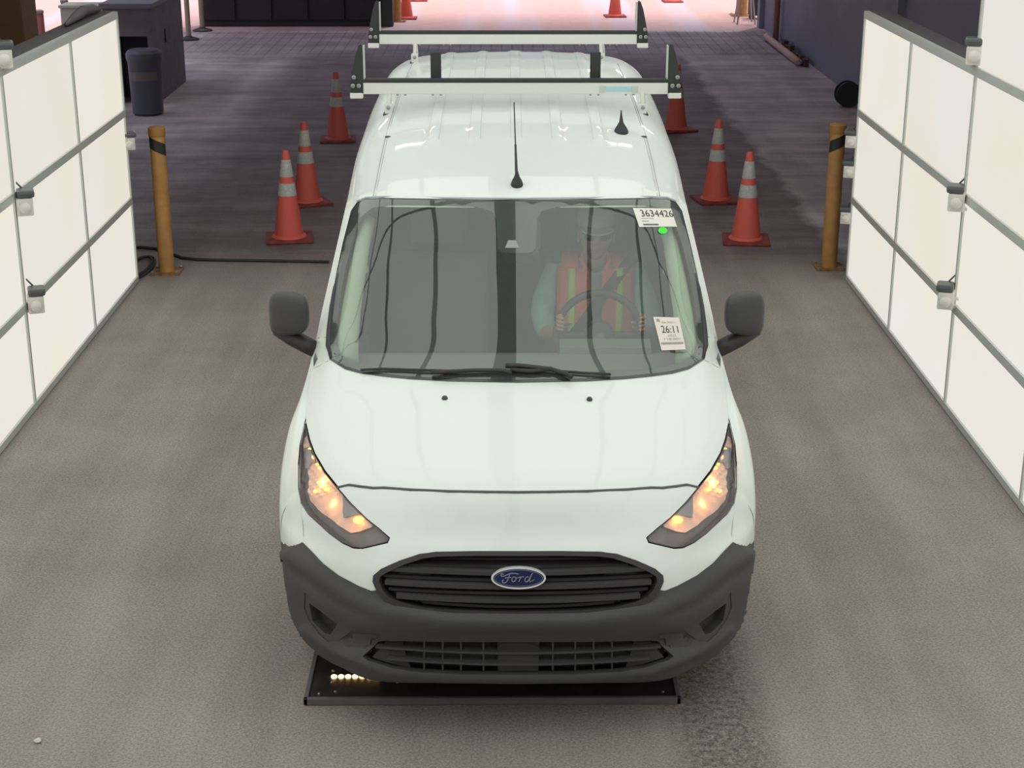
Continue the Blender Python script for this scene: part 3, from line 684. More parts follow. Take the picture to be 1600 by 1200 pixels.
# cut grille/fog openings by building with hole polygons
def multi_patch(outer, inners, off, thick, grid, relief=None, mir=False):
    outer = refine(outer, grid*.8); loops = [outer]+[refine(i, grid*.8) for i in inners]
    pts = []; edges = []
    for lp in loops:
        n = len(pts); pts += [Vector(p) for p in lp]; edges += [(n+i, n+(i+1) % len(lp)) for i in range(len(lp))]
    near = Near([p for lp in loops for p in lp], grid*.45)
    u = min(p[0] for p in outer)+grid/2
    ok = lambda q: inside(q, outer) and not any(inside(q, i) for i in loops[1:])
    while u < max(p[0] for p in outer):
        v = min(p[1] for p in outer)+grid/2
        while v < max(p[1] for p in outer):
            if ok((u, v)) and not near(u, v): pts.append(Vector((u, v)))
            v += grid
        u += grid
    vo, eo, fo, _, _, _ = delaunay_2d_cdt(pts, edges, [], 1, 1e-4)
    tris = [tuple(f) for f in fo if ok(tuple(sum((vo[i] for i in f), Vector((0, 0)))/len(f)))]
    top = []; bot = []; miss = set()
    for p in vo:
        d_ = (fwd*F+Vector((1, 0, 0))*(p.x-AX)+upv*(600-p.y)).normalized()
        if BV.ray_cast(camv, d_)[0] is None: miss.add(len(top))
        l, n = ray(p.x, p.y); k = relief(p.x, p.y) if relief else 0
        top.append(l+n*(off+k)); bot.append(l+n*(off-thick))
    tris = [t for t in tris if not any(k in miss for k in t) and max((top[t[0]]-top[t[1]]).length, (top[t[1]]-top[t[2]]).length, (top[t[0]]-top[t[2]]).length) < .09]
    cnt = {(t[k], t[(k+1) % len(t)]) for t in tris for k in range(len(t))}
    N_ = len(vo); fs = list(tris)+[tuple(i+N_ for i in t[::-1]) for t in tris]
    fs += [(b, a, a+N_, b+N_) for (a, b) in cnt if (b, a) not in cnt]
    mb = MB().add(top+bot, fs)
    return mx(mb) if mir else mb
def segd(p, a, b):
    p, a, b = Vector(p), Vector(a), Vector(b); t = max(0, min(1, (p-a).dot(b-a)/(b-a).length_squared)); return (p-(a+(b-a)*t)).length
def bell(d, w): return .5+.5*math.cos(PI*min(1, d/w))
def bumper_relief(u, v):
    if u > AX: u = 2*AX-u
    up_ = [((455, 868), (490, 890)), ((490, 890), (540, 930)), ((540, 930), (600, 956)), ((600, 956), (700, 969)), ((700, 969), (AX, 971))]
    lo_ = [((478, 985), (520, 1016)), ((520, 1016), (600, 1050)), ((600, 1050), (700, 1058)), ((700, 1058), (AX, 1060))]
    k = .013*bell(min(segd((u, v), a, b) for a, b in up_), 22)
    k += .008*bell(min(segd((u, v), a, b) for a, b in lo_), 11)
    k -= .014*bell(segd((u, v), (545, 1000), (582, 1003)), 22)
    return k
FP = [(AX, 770.5), (760, 770), (700, 769), (640, 766.5), (600, 763.5), (583, 764), (562, 761.5), (545, 759), (529, 763), (548, 785.5), (572, 809.5), (592, 825.5), (609, 840.5), (605.5, 849), (588, 853), (566, 858), (551, 857), (534, 849), (514, 834), (495.5, 817), (481.5, 804), (471, 787), (474, 850), (488, 866), (505, 884), (530, 903), (560, 920), (580, 928), (594, 926), (602, 935), (622, 948), (650, 956), (700, 961), (AX, 963)]
multi_patch(sym(FP), [sym(off_in(GR, 0)) if False else sym(GR)], .0035, .012, 9).build('front_panel', M['paint'], VAN, smooth=True, angle=40)
FF = [(478.5, 650), (475.5, 662), (468, 695), (465.5, 725), (466, 765), (470, 787), (473.5, 848), (460, 851), (455, 820), (453, 770), (455, 715), (462, 682), (472, 652)]
for s in (False, True): multi_patch(FF, [], .0015, .006, 6, None, s).build('fender_edge', M['paint'], VAN, smooth=True, angle=40)
bumper = multi_patch(sym(BO), [sym(LG), FOG, mirp(FOG)], .007, .028, 4.5, bumper_relief).build('bumper', M['plastic'], VAN, smooth=True, angle=35)
bumper['label'] = 'dark grey unpainted plastic bumper'
# lower grille
patch(off_in(sym(LG), -1), off=-.055, thick=.004, grid=14).build('lower_grille_backing', M['plastic2'], bumper)
for vl, hf in ((1018, 222), (1035, 205)):
    slat(vl, hf, .008, -.012, 9, bumper, M['plastic'], 'lower_slat')
for k in (-4.6, -3.7, -2.8, -1.7, 1.7, 2.8, 3.7, 4.6):
    u = AX+k*32; MB().sweep([on(u, 1002, -.02), on(u, 1050, -.02)], .006, .02, Vector((0, 1, 0))).build('lower_rib', M['plastic'], bumper)
patch([(776, 1002), (842, 1002), (840, 1051), (777, 1051)], off=-.012, thick=.02, grid=14).build('radar_cover', M['plastic2'], bumper)
for s in (False, True):
    patch([(604, 1002), (625, 1002), (640, 1046), (612, 1040), (578, 1028)], off=-.015, thick=.01, grid=12, mir=s).build('lower_blank', M['plastic2'], bumper)
    f = patch(FOG, FOGI, off=.004, thick=.035, grid=6, mir=s).build('fog_light_bezel', M['plastic'], bumper, smooth=True, angle=30)
    patch(off_in(FOG, 2), off=-.03, thick=.004, grid=10, mir=s).build('fog_light_recess', M['plastic2'], bumper)
# wheels and liners
for sx_ in (-1, 1):
    for wy in (.93, 4.0):
        w = MB().lathe([(.20, -.10), (.315, -.10), (.33, -.07), (.33, .07), (.315, .10), (.20, .10)], (0, 0, 0), 40)
        w.v = [(z+sx_*.775, y+wy, x+.331) for x, y, z in w.v]
        wo = w.build('wheel', M['tyre'], VAN, smooth=True, angle=40)
        h = MB().lathe([(.0, .0), (.05, .012), (.19, .0), (.205, .02), (.21, -.06)], (0, 0, 0), 32)
        h.v = [(z*sx_+sx_*.86, y+wy, x+.331) for x, y, z in h.v]; h.build('hubcap', M['steel'], wo, smooth=True, angle=40)
        MB().box(sx_*.55-.0, sx_*.60, wy-.4, wy+.4, .25, .72).build('wheel_liner', M['plastic2'], VAN)
for sx_ in (-1, 1):
    for wy in (.93, 4.0):
        an = [R(-8+196*k/28) for k in range(29)]
        pa = [Vector((sx_*((.902 if wy < 2 else .886)-(.050 if math.cos(t) < 0 and wy < 2 else .012)*(1-max(0, math.sin(t)))), wy+.392*math.cos(t), .33+.392*math.sin(t))) for t in an]
        MB().sweep(pa, .035, .075, [Vector((0, math.cos(t), math.sin(t))) for t in an]).build('wheel_arch', M['paint'], VAN, smooth=True, angle=40)
MB().box(-.6, .6, .25, 4.8, .22, .26).build('underbody', M['plastic2'], VAN)
# door windows, handles, sills
for sx_ in (-1, 1):
    pl = [(1.60, 1.08), (2.28, 1.10), (2.28, 1.46), (2.10, 1.47), (1.95, 1.38)]; vs = []
    def hit(y, z):
        l, n, _, _ = BV.ray_cast(Vector((sx_*3, y, z)), Vector((-sx_, 0, 0))); return l+Vector((sx_*.006, 0, 0))
    vs = [hit(y, z) for y, z in refine(pl, .08)]; n = len(vs); c = sum(vs, Vector())/n
    MB().add(vs+[c], [(i, (i+1) % n, n) for i in range(n)]).build('side_window', M['side'], VAN)
    a = hit(2.2, .93); MB().box(a.x-.012, a.x+.012, 2.13, 2.30, .915, .945, .005).build('door_handle', M['plastic'], VAN)
    MB().tube([hit(2.36, 1.5), hit(2.36, 1.0), hit(2.36, .6), hit(2.34, .3)], .003, 5).build('seam', M['seam'], VAN)
# mirrors
def mirror(s):
    root = MB()
    bm = bmesh.new(); bmesh.ops.create_cube(bm, size=1); bmesh.ops.subdivide_edges(bm, edges=bm.edges[:], cuts=6, use_grid_fill=True)
    for v in bm.verts:
        x, y, z = v.co*2
        # rounded box, outer side rounder and top taller
        nrm = (abs(x)**3.6+abs(y)**3+abs(z)**3.6)**(1/3.6); x, y, z = x/nrm, y/nrm, z/nrm
        X = .953+x*.088; Zc = 1.197+z*.092+(-.018*x if z < 0 else -.004*x*x)
        Y = 1.36+y*.05+.03*x
        v.co = (X, Y, Zc)
    bm.verts.index_update(); mb = MB().add([v.co[:] for v in bm.verts], [[v.index for v in f.verts] for f in bm.faces]); bm.free()
    if not s: mx(mb)
    h = mb.build('side_mirror', M['plastic'], VAN, smooth=True)
    b = MB().tube([(1.02, 1.39, 1.115), (.95, 1.38, 1.085), (.89, 1.36, 1.06), (.84, 1.34, 1.04)], [.022, .035, .036, .034], 10)
    if not s: mx(b)
    b.build('mirror_arm', M['plastic2'], h, smooth=True)
    b = MB().box(.89, 1.02, 1.385, 1.412, 1.14, 1.255, .003)
    if not s: mx(b)
    b.build('mirror_glass', M['chrome'], h)
    return h
mirror(0); mirror(1)
# ---------------- roof details
def onr(u, v, off=0): return on(u, v, off)
for s in (0, 1):
    b = MB().tube([on(u, v, .0005) for u, v in [(585, 306), (590, 282), (596, 252), (604, 218), (612, 190), (619, 168), (626, 148), (640, 118), (648, 100)]], .0028, 5)
    (mx(b) if s else b).build('roof_channel', M['seamlight'], VAN)
    b = MB().tube([on(u, v, .0005) for u, v in [(588.5, 306), (593.5, 282), (599.5, 252), (607.5, 218), (615, 190), (622, 168), (629, 148), (643, 118)]], .0018, 5)
    (mx(b) if s else b).build('roof_channel', M['seamlight'], VAN)
    p = on(608.5, 214, 0); 
    b = MB().lathe([(.012, -.002), (.012, .003), (.006, .005)], p, 12, 1.2, 1); (mx(b) if s else b).build('roof_plug', M['plastic'], VAN)
# thin grey lines along the flute edges, shading of the pressing drawn as colour
for c0 in (-.39, -.195, 0, .195, .39):
    for e in (-.026, .026):
        L_ = []
        for k in range(15):
            l, n_, _, _ = BV.ray_cast(Vector((c0+e, 2.42+k*.168, 3)), Vector((0, 0, -1))); L_.append(l+Vector((0, 0, .0005)))
        MB().tube(L_, .0014, 5).build('flute_shade_line', M['flute_shade'], VAN)
# aerial
p = on(809, 289)
a = MB().lathe([(.034, -.006), (.036, .004), (.030, .018), (.018, .034), (.010, .05), (.007, .06)], p, 20, .75, 1.15).build('aerial_base', M['rubber'], VAN, smooth=True)
q = p+Vector((-.002, .03, .045)); tip = p+Vector((-.012, .26, .315))
mid = q.lerp(tip, .40)
MB().tube([q-Vector((0, .012, .02)), q, mid], [.0075, .0065, .0045], 8).build('aerial_rod', M['rubber'], a, smooth=True)
MB().tube([mid, tip], [.003, .0025], 6).build('aerial_whip', M['rubber'], a)
# fin
p = on(973, 206)
fin = MB().lathe([(.040, -.008), (.040, .004), (.034, .016), (.024, .028), (.012, .045), (.006, .075), (.003, .098)], p, 20, .85, 1.25)
fin.v = [(x, y+(z-p.z)*.35, z) for x, y, z in fin.v]; fin.build('roof_fin', M['rubber'], VAN, smooth=True)
# ladder rack
def crossbar(y, z, x0, x1, zroof, front):
    bar = MB().box(x0, x1, y-.022, y+.022, z-.031, z+.027, .004).build('rack_crossbar', M['rackw'], VAN)
    bar['label'] = 'white ladder rack crossbar with a black top strip'
    MB().box(x0, x1, y-.024, y+.024, z+.0275, z+.045, .003).build('rubber_strip', M['rubber'], bar)
    for s, xe in ((-1, x0), (1, x1)):
        o = -s
        poly = [(xe+s*.060, z-.026), (xe+s*.062, z+.02), (xe+s*.050, z+.08), (xe+s*.030, z+.17), (xe+s*.014, z+.213), (xe+s*.002, z+.220), (xe-s*.004, z+.21), (xe-s*.004, z-.026)]
        MB().prism(poly, y-.024, y-.014, 'y').build('end_stop', M['rubber'], bar)
        MB().box(*sorted((xe-s*.006, xe-s*.012)), y-.02, y+.03, z+.03, z+.21).build('end_stop_flange', M['alu'], bar)
        MB().box(*sorted((xe, xe+s*.064)), y-.03, y+.02, z-.052, z-.024, .004).build('end_cap', M['rackw'], bar)
        for bx_, bz_ in ((.018, .012), (.048, .012), (.042, .055)):
            c = MB().lathe([(.011, 0), (.011, .008), (.006, .011)], (0, 0, 0), 12); c.v = [(xx+xe+s*bx_, y-.024-zz, yy_+z+bz_) for xx, yy_, zz in c.v]; c.build('bolt', M['steel'], bar)
    for s in (-1, 1):
        xf = (x0+x1)/2+s*(.645 if front else .55)
        zr = zroof
        ft = MB().box(xf-.02, xf+.02, y-.045, y-.005, zr, zr+.055, .005).build('rack_foot', M['rackw'], bar)
        MB().tube([(xf, y-.025, zr+.045), (xf-s*.004, y-.015, z-.02)], .011, 8).build('rack_post', M['rackw'], bar)
        MB().tube([(xf+.018, y-.02, zr+.05), (xf+.012, y-.01, z-.02)], .004, 5).build('rack_strut', M['rackw'], bar)
        c = MB().lathe([(.010, 0), (.010, .006), (.004, .008)], (0, 0, 0), 12); c.v = [(xx+xf, y-.046-zz, yy_+zr+.035) for xx, yy_, zz in c.v]; c.build('foot_bolt', M['steel'], bar)
        MB().box(xf-.028, xf+.028, y-.05, y+.03, zr-.012, zr+.004, .003).build('foot_pad', M['rubber'], bar)
    if front:
        for u in (-.405, .405):
            MB().box(u-.027, u+.027, y+.03, y+.05, z+.02, z+.172, .004).build('load_stop', M['rubber'], bar)
            MB().box(u-.030, u+.030, y+.022, y+.06, z-.015, z+.03, .004).build('load_stop_base', M['rackw'], bar)
        MB().box(.45, .60, y-.0235, y-.021, z-.018, z+.008).build('blue_label', M['blue'], bar)
        for u in (.44, .605): MB().box(u-.016, u+.016, y-.027, y-.021, z-.022, z+.012, .003).build('clamp', M['alu'], bar)
    for u in (-.60, -.56, -.42, -.38, .38, .42, .56, .60):
        c = MB().lathe([(.006, -.008), (.006, 0)], (u, y-.01, z-.031), 8); c.build('underside_bolt', M['steel'], bar)
crossbar(3.10, 1.872, -.775, .775, 1.742, True)
crossbar(4.50, 1.945, -.80, .72, 1.806, False)
# ---------------- windscreen stickers
def sticker(corners, m, label, off=.0085):
    tl, tr, br, bl = [Vector(c) for c in corners]; n = 6; vs = []
    def P(s, t, o=off):
        a = tl.lerp(tr, s); b_ = bl.lerp(br, s); q = a.lerp(b_, t); return on(q.x, q.y, o)
    for j in range(n+1):
        for i in range(n+1): vs.append(P(i/n, j/n))
    mb = MB().add(vs, [(j*(n+1)+i, j*(n+1)+i+1, (j+1)*(n+1)+i+1, (j+1)*(n+1)+i) for j in range(n) for i in range(n)])
    o = mb.build('windscreen_sticker', m, VAN); o['label'] = label; return o, P
def put_text(txt, P, s0, s1, t0, t1, m, parent, off=.0095, squeeze=True):
    cu = bpy.data.curves.new('t', 'FONT'); cu.body = txt; cu.resolution_u = 3; ob = bpy.data.objects.new('t', cu); C.objects.link(ob)
    dg = bpy.context.evaluated_depsgraph_get(); me = bpy.data.meshes.new_from_object(ob.evaluated_get(dg))
    bpy.data.objects.remove(ob)
    xs_ = [v.co.x for v in me.vertices]; ys_ = [v.co.y for v in me.vertices]
    x0, x1, y0, y1 = min(xs_), max(xs_), min(ys_), max(ys_)
    for v in me.vertices:
        v.co = P(s0+(v.co.x-x0)/(x1-x0)*(s1-s0), t1-(v.co.y-y0)/(y1-y0)*(t1-t0), off)
    me.materials.clear(); me.materials.append(m); o = bpy.data.objects.new('lettering', me); C.objects.link(o); o.parent = parent; return o
def bars(P, rects, m, parent, name='print_line'):
    mb = MB()
    for s0, s1, t0, t1 in rects: mb.add([P(s0, t0, .0095), P(s1, t0, .0095), P(s1, t1, .0095), P(s0, t1, .0095)], [(0, 1, 2, 3)])
    return mb.build(name, m, parent)
st, P = sticker([(989, 327), (1048, 328), (1057, 356), (999, 356.5)], M['paper'], 'white sticker printed with the number 3634426')
put_text('3634426', P, .16, 1.0, .10, .46, M['ink'], st)
bars(P, [(.12, .45, .55, .58), (.12, .3, .68, .72)], M['inkg'], st)
bars(P, [(.13+k*.02, .142+k*.02, .84, .93) for k in range(20)], M['ink'], st, 'barcode')
st, P = sticker([(1020, 497), (1060, 498), (1071, 548), (1033, 549.5)], M['papert'], 'cream sticker printed 26:11')
put_text('26:11', P, .20, .86, .26, .48, M['ink'], st)
bars(P, [(.10, .22, .06, .15)], M['inkg'], st)
put_text('Sale 2024-11', P, .28, .82, .13, .19, M['inkg'], st)
put_text('2022', P, .38, .74, .53, .59, M['inkg'], st)
put_text('118,001', P, .22, .86, .63, .71, M['inkg'], st)
bars(P, [(.06+k*.03, .08+k*.03, .76, .83) for k in range(30)], M['inkg'], st, 'barcode')
n = 20; c = (1035, 362)
MB().add([on(c[0]+7*math.cos(2*PI*k/n), c[1]+5.3*math.sin(2*PI*k/n), .0085) for k in range(n)], [tuple(range(n))]).build('green_dot_sticker', M['green'], VAN)
# ---------------- cabin
def innerskin(j0, j1, r0, r1, off, name, m):
    vs = []; fs = []; rr = range(r0, r1+1, 2); jj = range(j0, j1+1, 4)
    for i in rr:
        for j in jj:
            p = G[i][j]; vs.append((p.x*.965, p.y+.0, p.z-off))
    w = len(jj); fs = [(a*w+b, a*w+b+1, (a+1)*w+b+1, (a+1)*w+b) for a in range(len(rr)-1) for b in range(w-1)]
    return MB().add(vs, fs).build(name, m, VAN, smooth=True)
innerskin(0, nc-1, 16*NS+4, 18*NS, .035, 'headliner', M['liner'])
MB().box(-.73, .73, 2.62, 2.66, .3, 1.56, 0).build('bulkhead', M['seat'], VAN)
MB().box(-.84, .84, 1.0, 2.62, .35, .40).build('cabin_floor', M['dash'], VAN)
dsh = MB().prism([(1.0, .45), (1.02, .98), (1.10, 1.025), (1.25, 1.05), (1.34, 1.03), (1.38, .95), (1.36, .5)], -.74, .74, 'x').build('dashboard', M['dash'], VAN)
MB().prism([(1.26, 1.03), (1.28, 1.07), (1.36, 1.085), (1.42, 1.05), (1.42, .98)], .18, .56, 'x').build('instrument_hood', M['dash'], dsh)
for s in (-1, 1):
    MB().box(*sorted((s*.80, s*.84)), 1.2, 2.62, .4, 1.05).build('door_card', M['dash'], VAN)
    vs = []; 
    pts = [on(AX-(AX-u), v, -.03) for u, v in [(561, 334), (549, 375), (540, 425), (531, 478), (527, 520), (528, 560)]]
    b = MB().tube([(p.x+.025, p.y+.01, p.z-.01) for p in pts], [.03, .036, .04, .044, .046, .05], 10)
    (mx(b) if s > 0 else b).build('pillar_trim', M['trim'], VAN, smooth=True)
# sensor block behind the top of the windscreen
sb = patch([(779, 325), (840, 325), (846, 345), (845, 385), (838, 393), (786, 393), (778, 385)], off=-.02, thick=.05, grid=10).build('sensor_housing', M['plastic2'], VAN)
patch([(795, 377), (807, 377), (812, 389), (790, 389)], off=.0075, thick=.002, grid=8).build('sensor_window', mat('sensor_window', (.30, .32, .30), .5), sb)
# seats
def seat(x):
    b = MB()
    s_ = MB().box(x-.25, x+.25, 1.62, 2.12, .52, .68, .05).build('seat', M['seat'], VAN, smooth=True)
    bk = MB().box(x-.24, x+.24, 2.10, 2.24, .62, 1.22, .05); bk.v = [(a, b_+(c-.62)*.22, c) for a, b_, c in bk.v]; bk.build('seat_back', M['seat'], s_, smooth=True)
    MB().box(x-.13, x+.13, 2.26, 2.36, 1.26, 1.44, .03).build('headrest', M['seat'], s_, smooth=True)
seat(.37); seat(-.37)
# steering wheel
cw = Vector((.355, 1.50, 1.055)); ax1 = Vector((1, 0, 0)); ax2 = Vector((0, .42, .91)).normalized(); nrm = ax1.cross(ax2).normalized()
ring = [cw+ax1*(.185*math.cos(2*PI*k/40))+ax2*(.185*math.sin(2*PI*k/40)) for k in range(41)]
sw = MB().tube(ring, .017, 10, False).build('steering_wheel', M['plastic2'], VAN, smooth=True)
b = MB().tube([cw, cw+ax1*.18], .02, 8).tube([cw, cw-ax1*.18], .02, 8).tube([cw, cw-ax2*.18], .022, 8)
b.build('wheel_spoke', M['plastic2'], sw, smooth=True)
b = MB().lathe([(.0, -.01), (.06, -.008), (.065, .02), (.05, .03)], (0, 0, 0), 20); b.v = [tuple(cw+ax1*x+ax2*y-nrm*0+Vector((0, .91, -.42))*(-z)) for x, y, z in b.v]; b.build('wheel_hub', M['plastic2'], sw, smooth=True)
MB().tube([cw, (.355, 1.30, .95)], .03, 10).build('steering_column', M['dash'], sw, smooth=True)

# ------------------------------------------------------------ driver
DR = empty('person', (.054+.37, D0+1.98, .68), 'driver in teal shirt, cap, sunglasses and orange vest, holding the steering wheel', 'person')
def V_(x, y, z): return (x-.37, y-1.98, z-.68)
def skinned(name, pts, edges, m, parent, sub=2, root=0):
    me = bpy.data.meshes.new(name); me.from_pydata([V_(*p[:3]) for p in pts], edges, []); me.materials.append(m)
    o = bpy.data.objects.new(name, me); C.objects.link(o); o.parent = parent
    md = o.modifiers.new('skin', 'SKIN'); md.use_smooth_shade = True
    for i, p in enumerate(pts): r = p[3]; r = r if isinstance(r, tuple) else (r, r); me.skin_vertices[0].data[i].radius = r; me.skin_vertices[0].data[i].use_root = (i == root)
    s = o.modifiers.new('sub', 'SUBSURF'); s.levels = sub; s.render_levels = sub; return o
# body: pelvis, torso, arms (shirt) one skin
pts = [(.37, 2.02, .76, (.17, .13)), (.37, 2.06, .92, (.16, .12)), (.37, 2.08, 1.07, (.175, .12)), (.37, 2.07, 1.18, (.15, .09)), (.37, 2.05, 1.245, .06),
       (.55, 2.06, 1.185, .068), (.615, 1.96, 1.04, .058), (.60, 1.78, .97, .048),
       (.19, 2.06, 1.185, .068), (.125, 1.96, 1.04, .058), (.14, 1.78, .97, .048),
       (.47, 1.85, .74, .085), (.48, 1.55, .72, .06), (.27, 1.85, .74, .085), (.26, 1.55, .72, .06)]
eds = [(0, 1), (1, 2), (2, 3), (3, 4), (3, 5), (5, 6), (6, 7), (3, 8), (8, 9), (9, 10), (0, 11), (11, 12), (0, 13), (13, 14)]
body = skinned('body', pts, eds, M['shirt'], DR)
for sg, ex in ((1, .60), (-1, .14)):   # forearms and hands
    wx = .37+sg*.165
    fa = skinned('forearm', [(ex, 1.79, .972, .042), ((ex+wx)/2, 1.66, 1.02, .036), (wx, 1.575, 1.07, .026), (wx-sg*.005, 1.53, 1.10, (.036, .024))], [(0, 1), (1, 2), (2, 3)], M['skin'], DR)
    for k in range(4):
        bx_ = wx+sg*(.006-.0)+0; z0 = 1.085+k*.017; ln = (.9, 1, .95, .78)[k]
        skinned('finger', [(wx, 1.535, z0, .009), (wx+sg*.022, 1.50, z0+.004, .0085), (wx+sg*.016, 1.478*1+.0*ln, z0+.004, .008), (wx-sg*.006*ln, 1.482, z0, .007)], [(0, 1), (1, 2), (2, 3)], M['skin'], fa, 1)
    skinned('thumb', [(wx, 1.545, 1.09, .010), (wx-sg*.028, 1.525, 1.10, .009), (wx-sg*.03, 1.50, 1.115, .008)], [(0, 1), (1, 2)], M['skin'], fa, 1)
# head
hc = Vector((.37, 1.985, 1.385))
def headmesh():
    vs = []; fs = []; nu, nv = 32, 24
    for i in range(nv+1):
        ph = PI*i/nv
        for j in range(nu):
            t = 2*PI*j/nu; x = math.sin(ph)*math.cos(t); y = math.sin(ph)*math.sin(t); z = math.cos(ph)
            rx, ry, rz = .076, .098, .122
            w = 1-.28*max(0, -z)**1.3                      # jaw taper
            X, Y, Z = x*rx*w, y*ry*(1-.12*max(0, -z)), z*rz
            fr = max(0, -y)
            Y -= .022*math.exp(-((x/.16)**2+((z+.12)/.20)**2))*(fr > .5)   # nose
            Y -= .008*math.exp(-((x/.4)**2+((z+.42)/.08)**2))*(fr > .4)    # lips
            Y += .010*math.exp(-(((abs(x)-.38)/.16)**2+((z-.06)/.14)**2))*(fr > .4)   # eye sockets
            Y -= .010*math.exp(-((x/.3)**2+((z+.80)/.15)**2))*(fr > .2)    # chin
            vs.append(hc+Vector((X, Y, Z)))
    for i in range(nv):
        for j in range(nu): fs.append((i*nu+j, i*nu+(j+1) % nu, (i+1)*nu+(j+1) % nu, (i+1)*nu+j))
    return MB().add([V_(*v) for v in vs], fs)
head = headmesh().build('head', M['skin'], DR, smooth=True)
MB().tube([V_(.37, 2.04, 1.22), V_(.37, 2.01, 1.31)], [.058, .054], 14).build('neck', M['skin'], DR, smooth=True)
for s in (-1, 1):
    e = MB().lathe([(.004, -.028), (.014, -.018), (.017, .005), (.013, .022), (.004, .03)], V_(.37+s*.078, 1.99, 1.37), 12, .5, 1); e.build('ear', M['skin'], head, smooth=True)
    MB().lathe([(.006, -.017), (.024, -.013), (.029, 0), (.024, .013), (.006, .017)], V_(.37+s*.032, 1.893, 1.392), 16, 1, .35).build('sunglass_lens', M['shade'], head, smooth=True)
MB().tube([V_(.30, 1.97, 1.395), V_(.315, 1.91, 1.40), V_(.37, 1.888, 1.402), V_(.425, 1.91, 1.40), V_(.44, 1.97, 1.395)], .004, 6).build('sunglass_frame', M['shade'], head)
MB().tube([V_(.345, 1.886, 1.325), V_(.37, 1.882, 1.322), V_(.395, 1.886, 1.325)], .004, 6).build('mouth', mat('lips', (.35, .13, .11), .6), head)
cp = MB().lathe([(.083, .0), (.086, .03), (.078, .065), (.055, .09), (.02, .104), (.002, .106)], V_(.37, 1.99, 1.425), 24, 1, 1.2).build('cap', M['cap'], DR, smooth=True)
vis = MB()
pv = [(.37+.075*math.sin(t), 1.895-.07*math.cos(t), 1.432-.012*math.cos(t)+.0) for t in [R(a) for a in range(-90, 91, 15)]]
top_ = [V_(*p) for p in pv]; bot_ = [V_(p[0], p[1], p[2]-.006) for p in pv]; n = len(pv)
vis.add(top_+bot_, [tuple(range(n))[::-1], tuple(range(n, 2*n))]+[(i, (i+1) % n, n+(i+1) % n, n+i) for i in range(n)]).build('cap_visor', M['cap'], cp)
# vest: two front panels, back and shoulders as a shell around the torso
def vest_shell(x0, x1, z0, z1, off, name, m, parent, nx=8, nz=10, neck=True):
    vs = []; 
    for j in range(nz+1):
        for i in range(nx+1):
            s, t = i/nx, j/nz; z = z0+(z1-z0)*t; zz = (z-.9)/.35
            x = x0+(x1-x0)*s
            if neck: x = x if abs(x0) > abs(x1) else x
            # torso front surface
            wy_ = .150-.025*max(0, zz-.5)
            y = 2.06-wy_*math.sqrt(max(.05, 1-(x/.24)**2))-off+.03*max(0, zz-.75)*4
            vs.append(V_(.37+x, y, z))
    fs = [(j*(nx+1)+i, j*(nx+1)+i+1, (j+1)*(nx+1)+i+1, (j+1)*(nx+1)+i) for j in range(nz) for i in range(nx)]
    o = MB().add(vs, fs).build(name, m, parent, smooth=True)
    sdm = o.modifiers.new('solid', 'SOLIDIFY'); sdm.thickness = .006; return o
for s in (-1, 1):
    vp = vest_shell(*sorted((s*.028, s*.175)), .80, 1.235, .012, 'vest_panel', M['vest'], DR)
    vest_shell(*sorted((s*.095, s*.125)), .80, 1.235, .018, 'reflective_stripe', M['vesty'], vp, 3)
    MB().sweep([V_(.37+s*.12, 1.955, 1.22), V_(.37+s*.115, 2.0, 1.262), V_(.37+s*.11, 2.08, 1.275), V_(.37+s*.11, 2.15, 1.24)], .075, .008).build('vest_shoulder', M['vest'], DR, smooth=True)
    MB().tube([V_(.37+s*.03, 1.925, 1.20), V_(.37+s*.065, 1.97, 1.265), V_(.37+s*.05, 2.06, 1.30)], .010, 8).build('collar', M['vest'], DR, smooth=True)
MB().sweep([V_(.54, 2.0, 1.275), V_(.44, 1.90, 1.17), V_(.33, 1.885, 1.02), V_(.22, 1.92, .85)], .05, .004, Vector((0, -1, .3))).build('seat_belt', M['plastic2'], DR)

# ------------------------------------------------------------ cones
def cone_parts(root):
    bm = MB().box(-.185, .185, -.185, .185, 0, .025, .010); bm.v = [(x, y, z) for x, y, z in bm.v]
    b = bm.build('cone_base', M['orangeb'], root)
    def r(z): return .118-(z-.025)*(.118-.026)/.69
    MB().lathe([(r(.025)+.02, .025), (r(.025)+.016, .035), (r(.04), .045), (r(.70), .70), (r(.715)-.004, .715), (.012, .716)], (0, 0, 0), 28).build('cone_body', M['orange'], root, smooth=True, angle=40)
    for a, c in ((.36, .46), (.51, .645)):
        MB().lathe([(r(a)+.0005, a), (r(a)+.002, a+.002), (r(c)+.002, c-.002), (r(c)+.0005, c)], (0, 0, 0), 28).build('reflective_band', M['refl'], root, smooth=True, angle=40)
spots = [((453, 373), 'left front: nearest orange cone on the left, in front of the other two', 8),
         ((481, 317), 'orange cone on the left partly hidden behind the nearest left cone', 25),
         ((529, 219), 'farthest of the three orange cones left of the van', 5),
         ((1166, 377), 'nearest orange cone on the right, close to the right yellow bollard', -6),
         ((1119, 314), 'middle orange cone of the three right of the van', 10),
         ((1057, 204), 'orange cone right of the van partly behind the front rack end stop', 20),
         ((636, 29), 'distant orange cone at the shed exit on the left beside the dark wall', 0),
         ((962, 26), 'distant orange cone at the sunlit shed exit behind the rear rack bar', 3),
         ((654, 1), 'far orange cone out on the left of the sunny yard, only its base in view', 3),
         ((1052, 3), 'far orange cone out on the right of the sunny yard, only its base in view', 3)]
proto = None
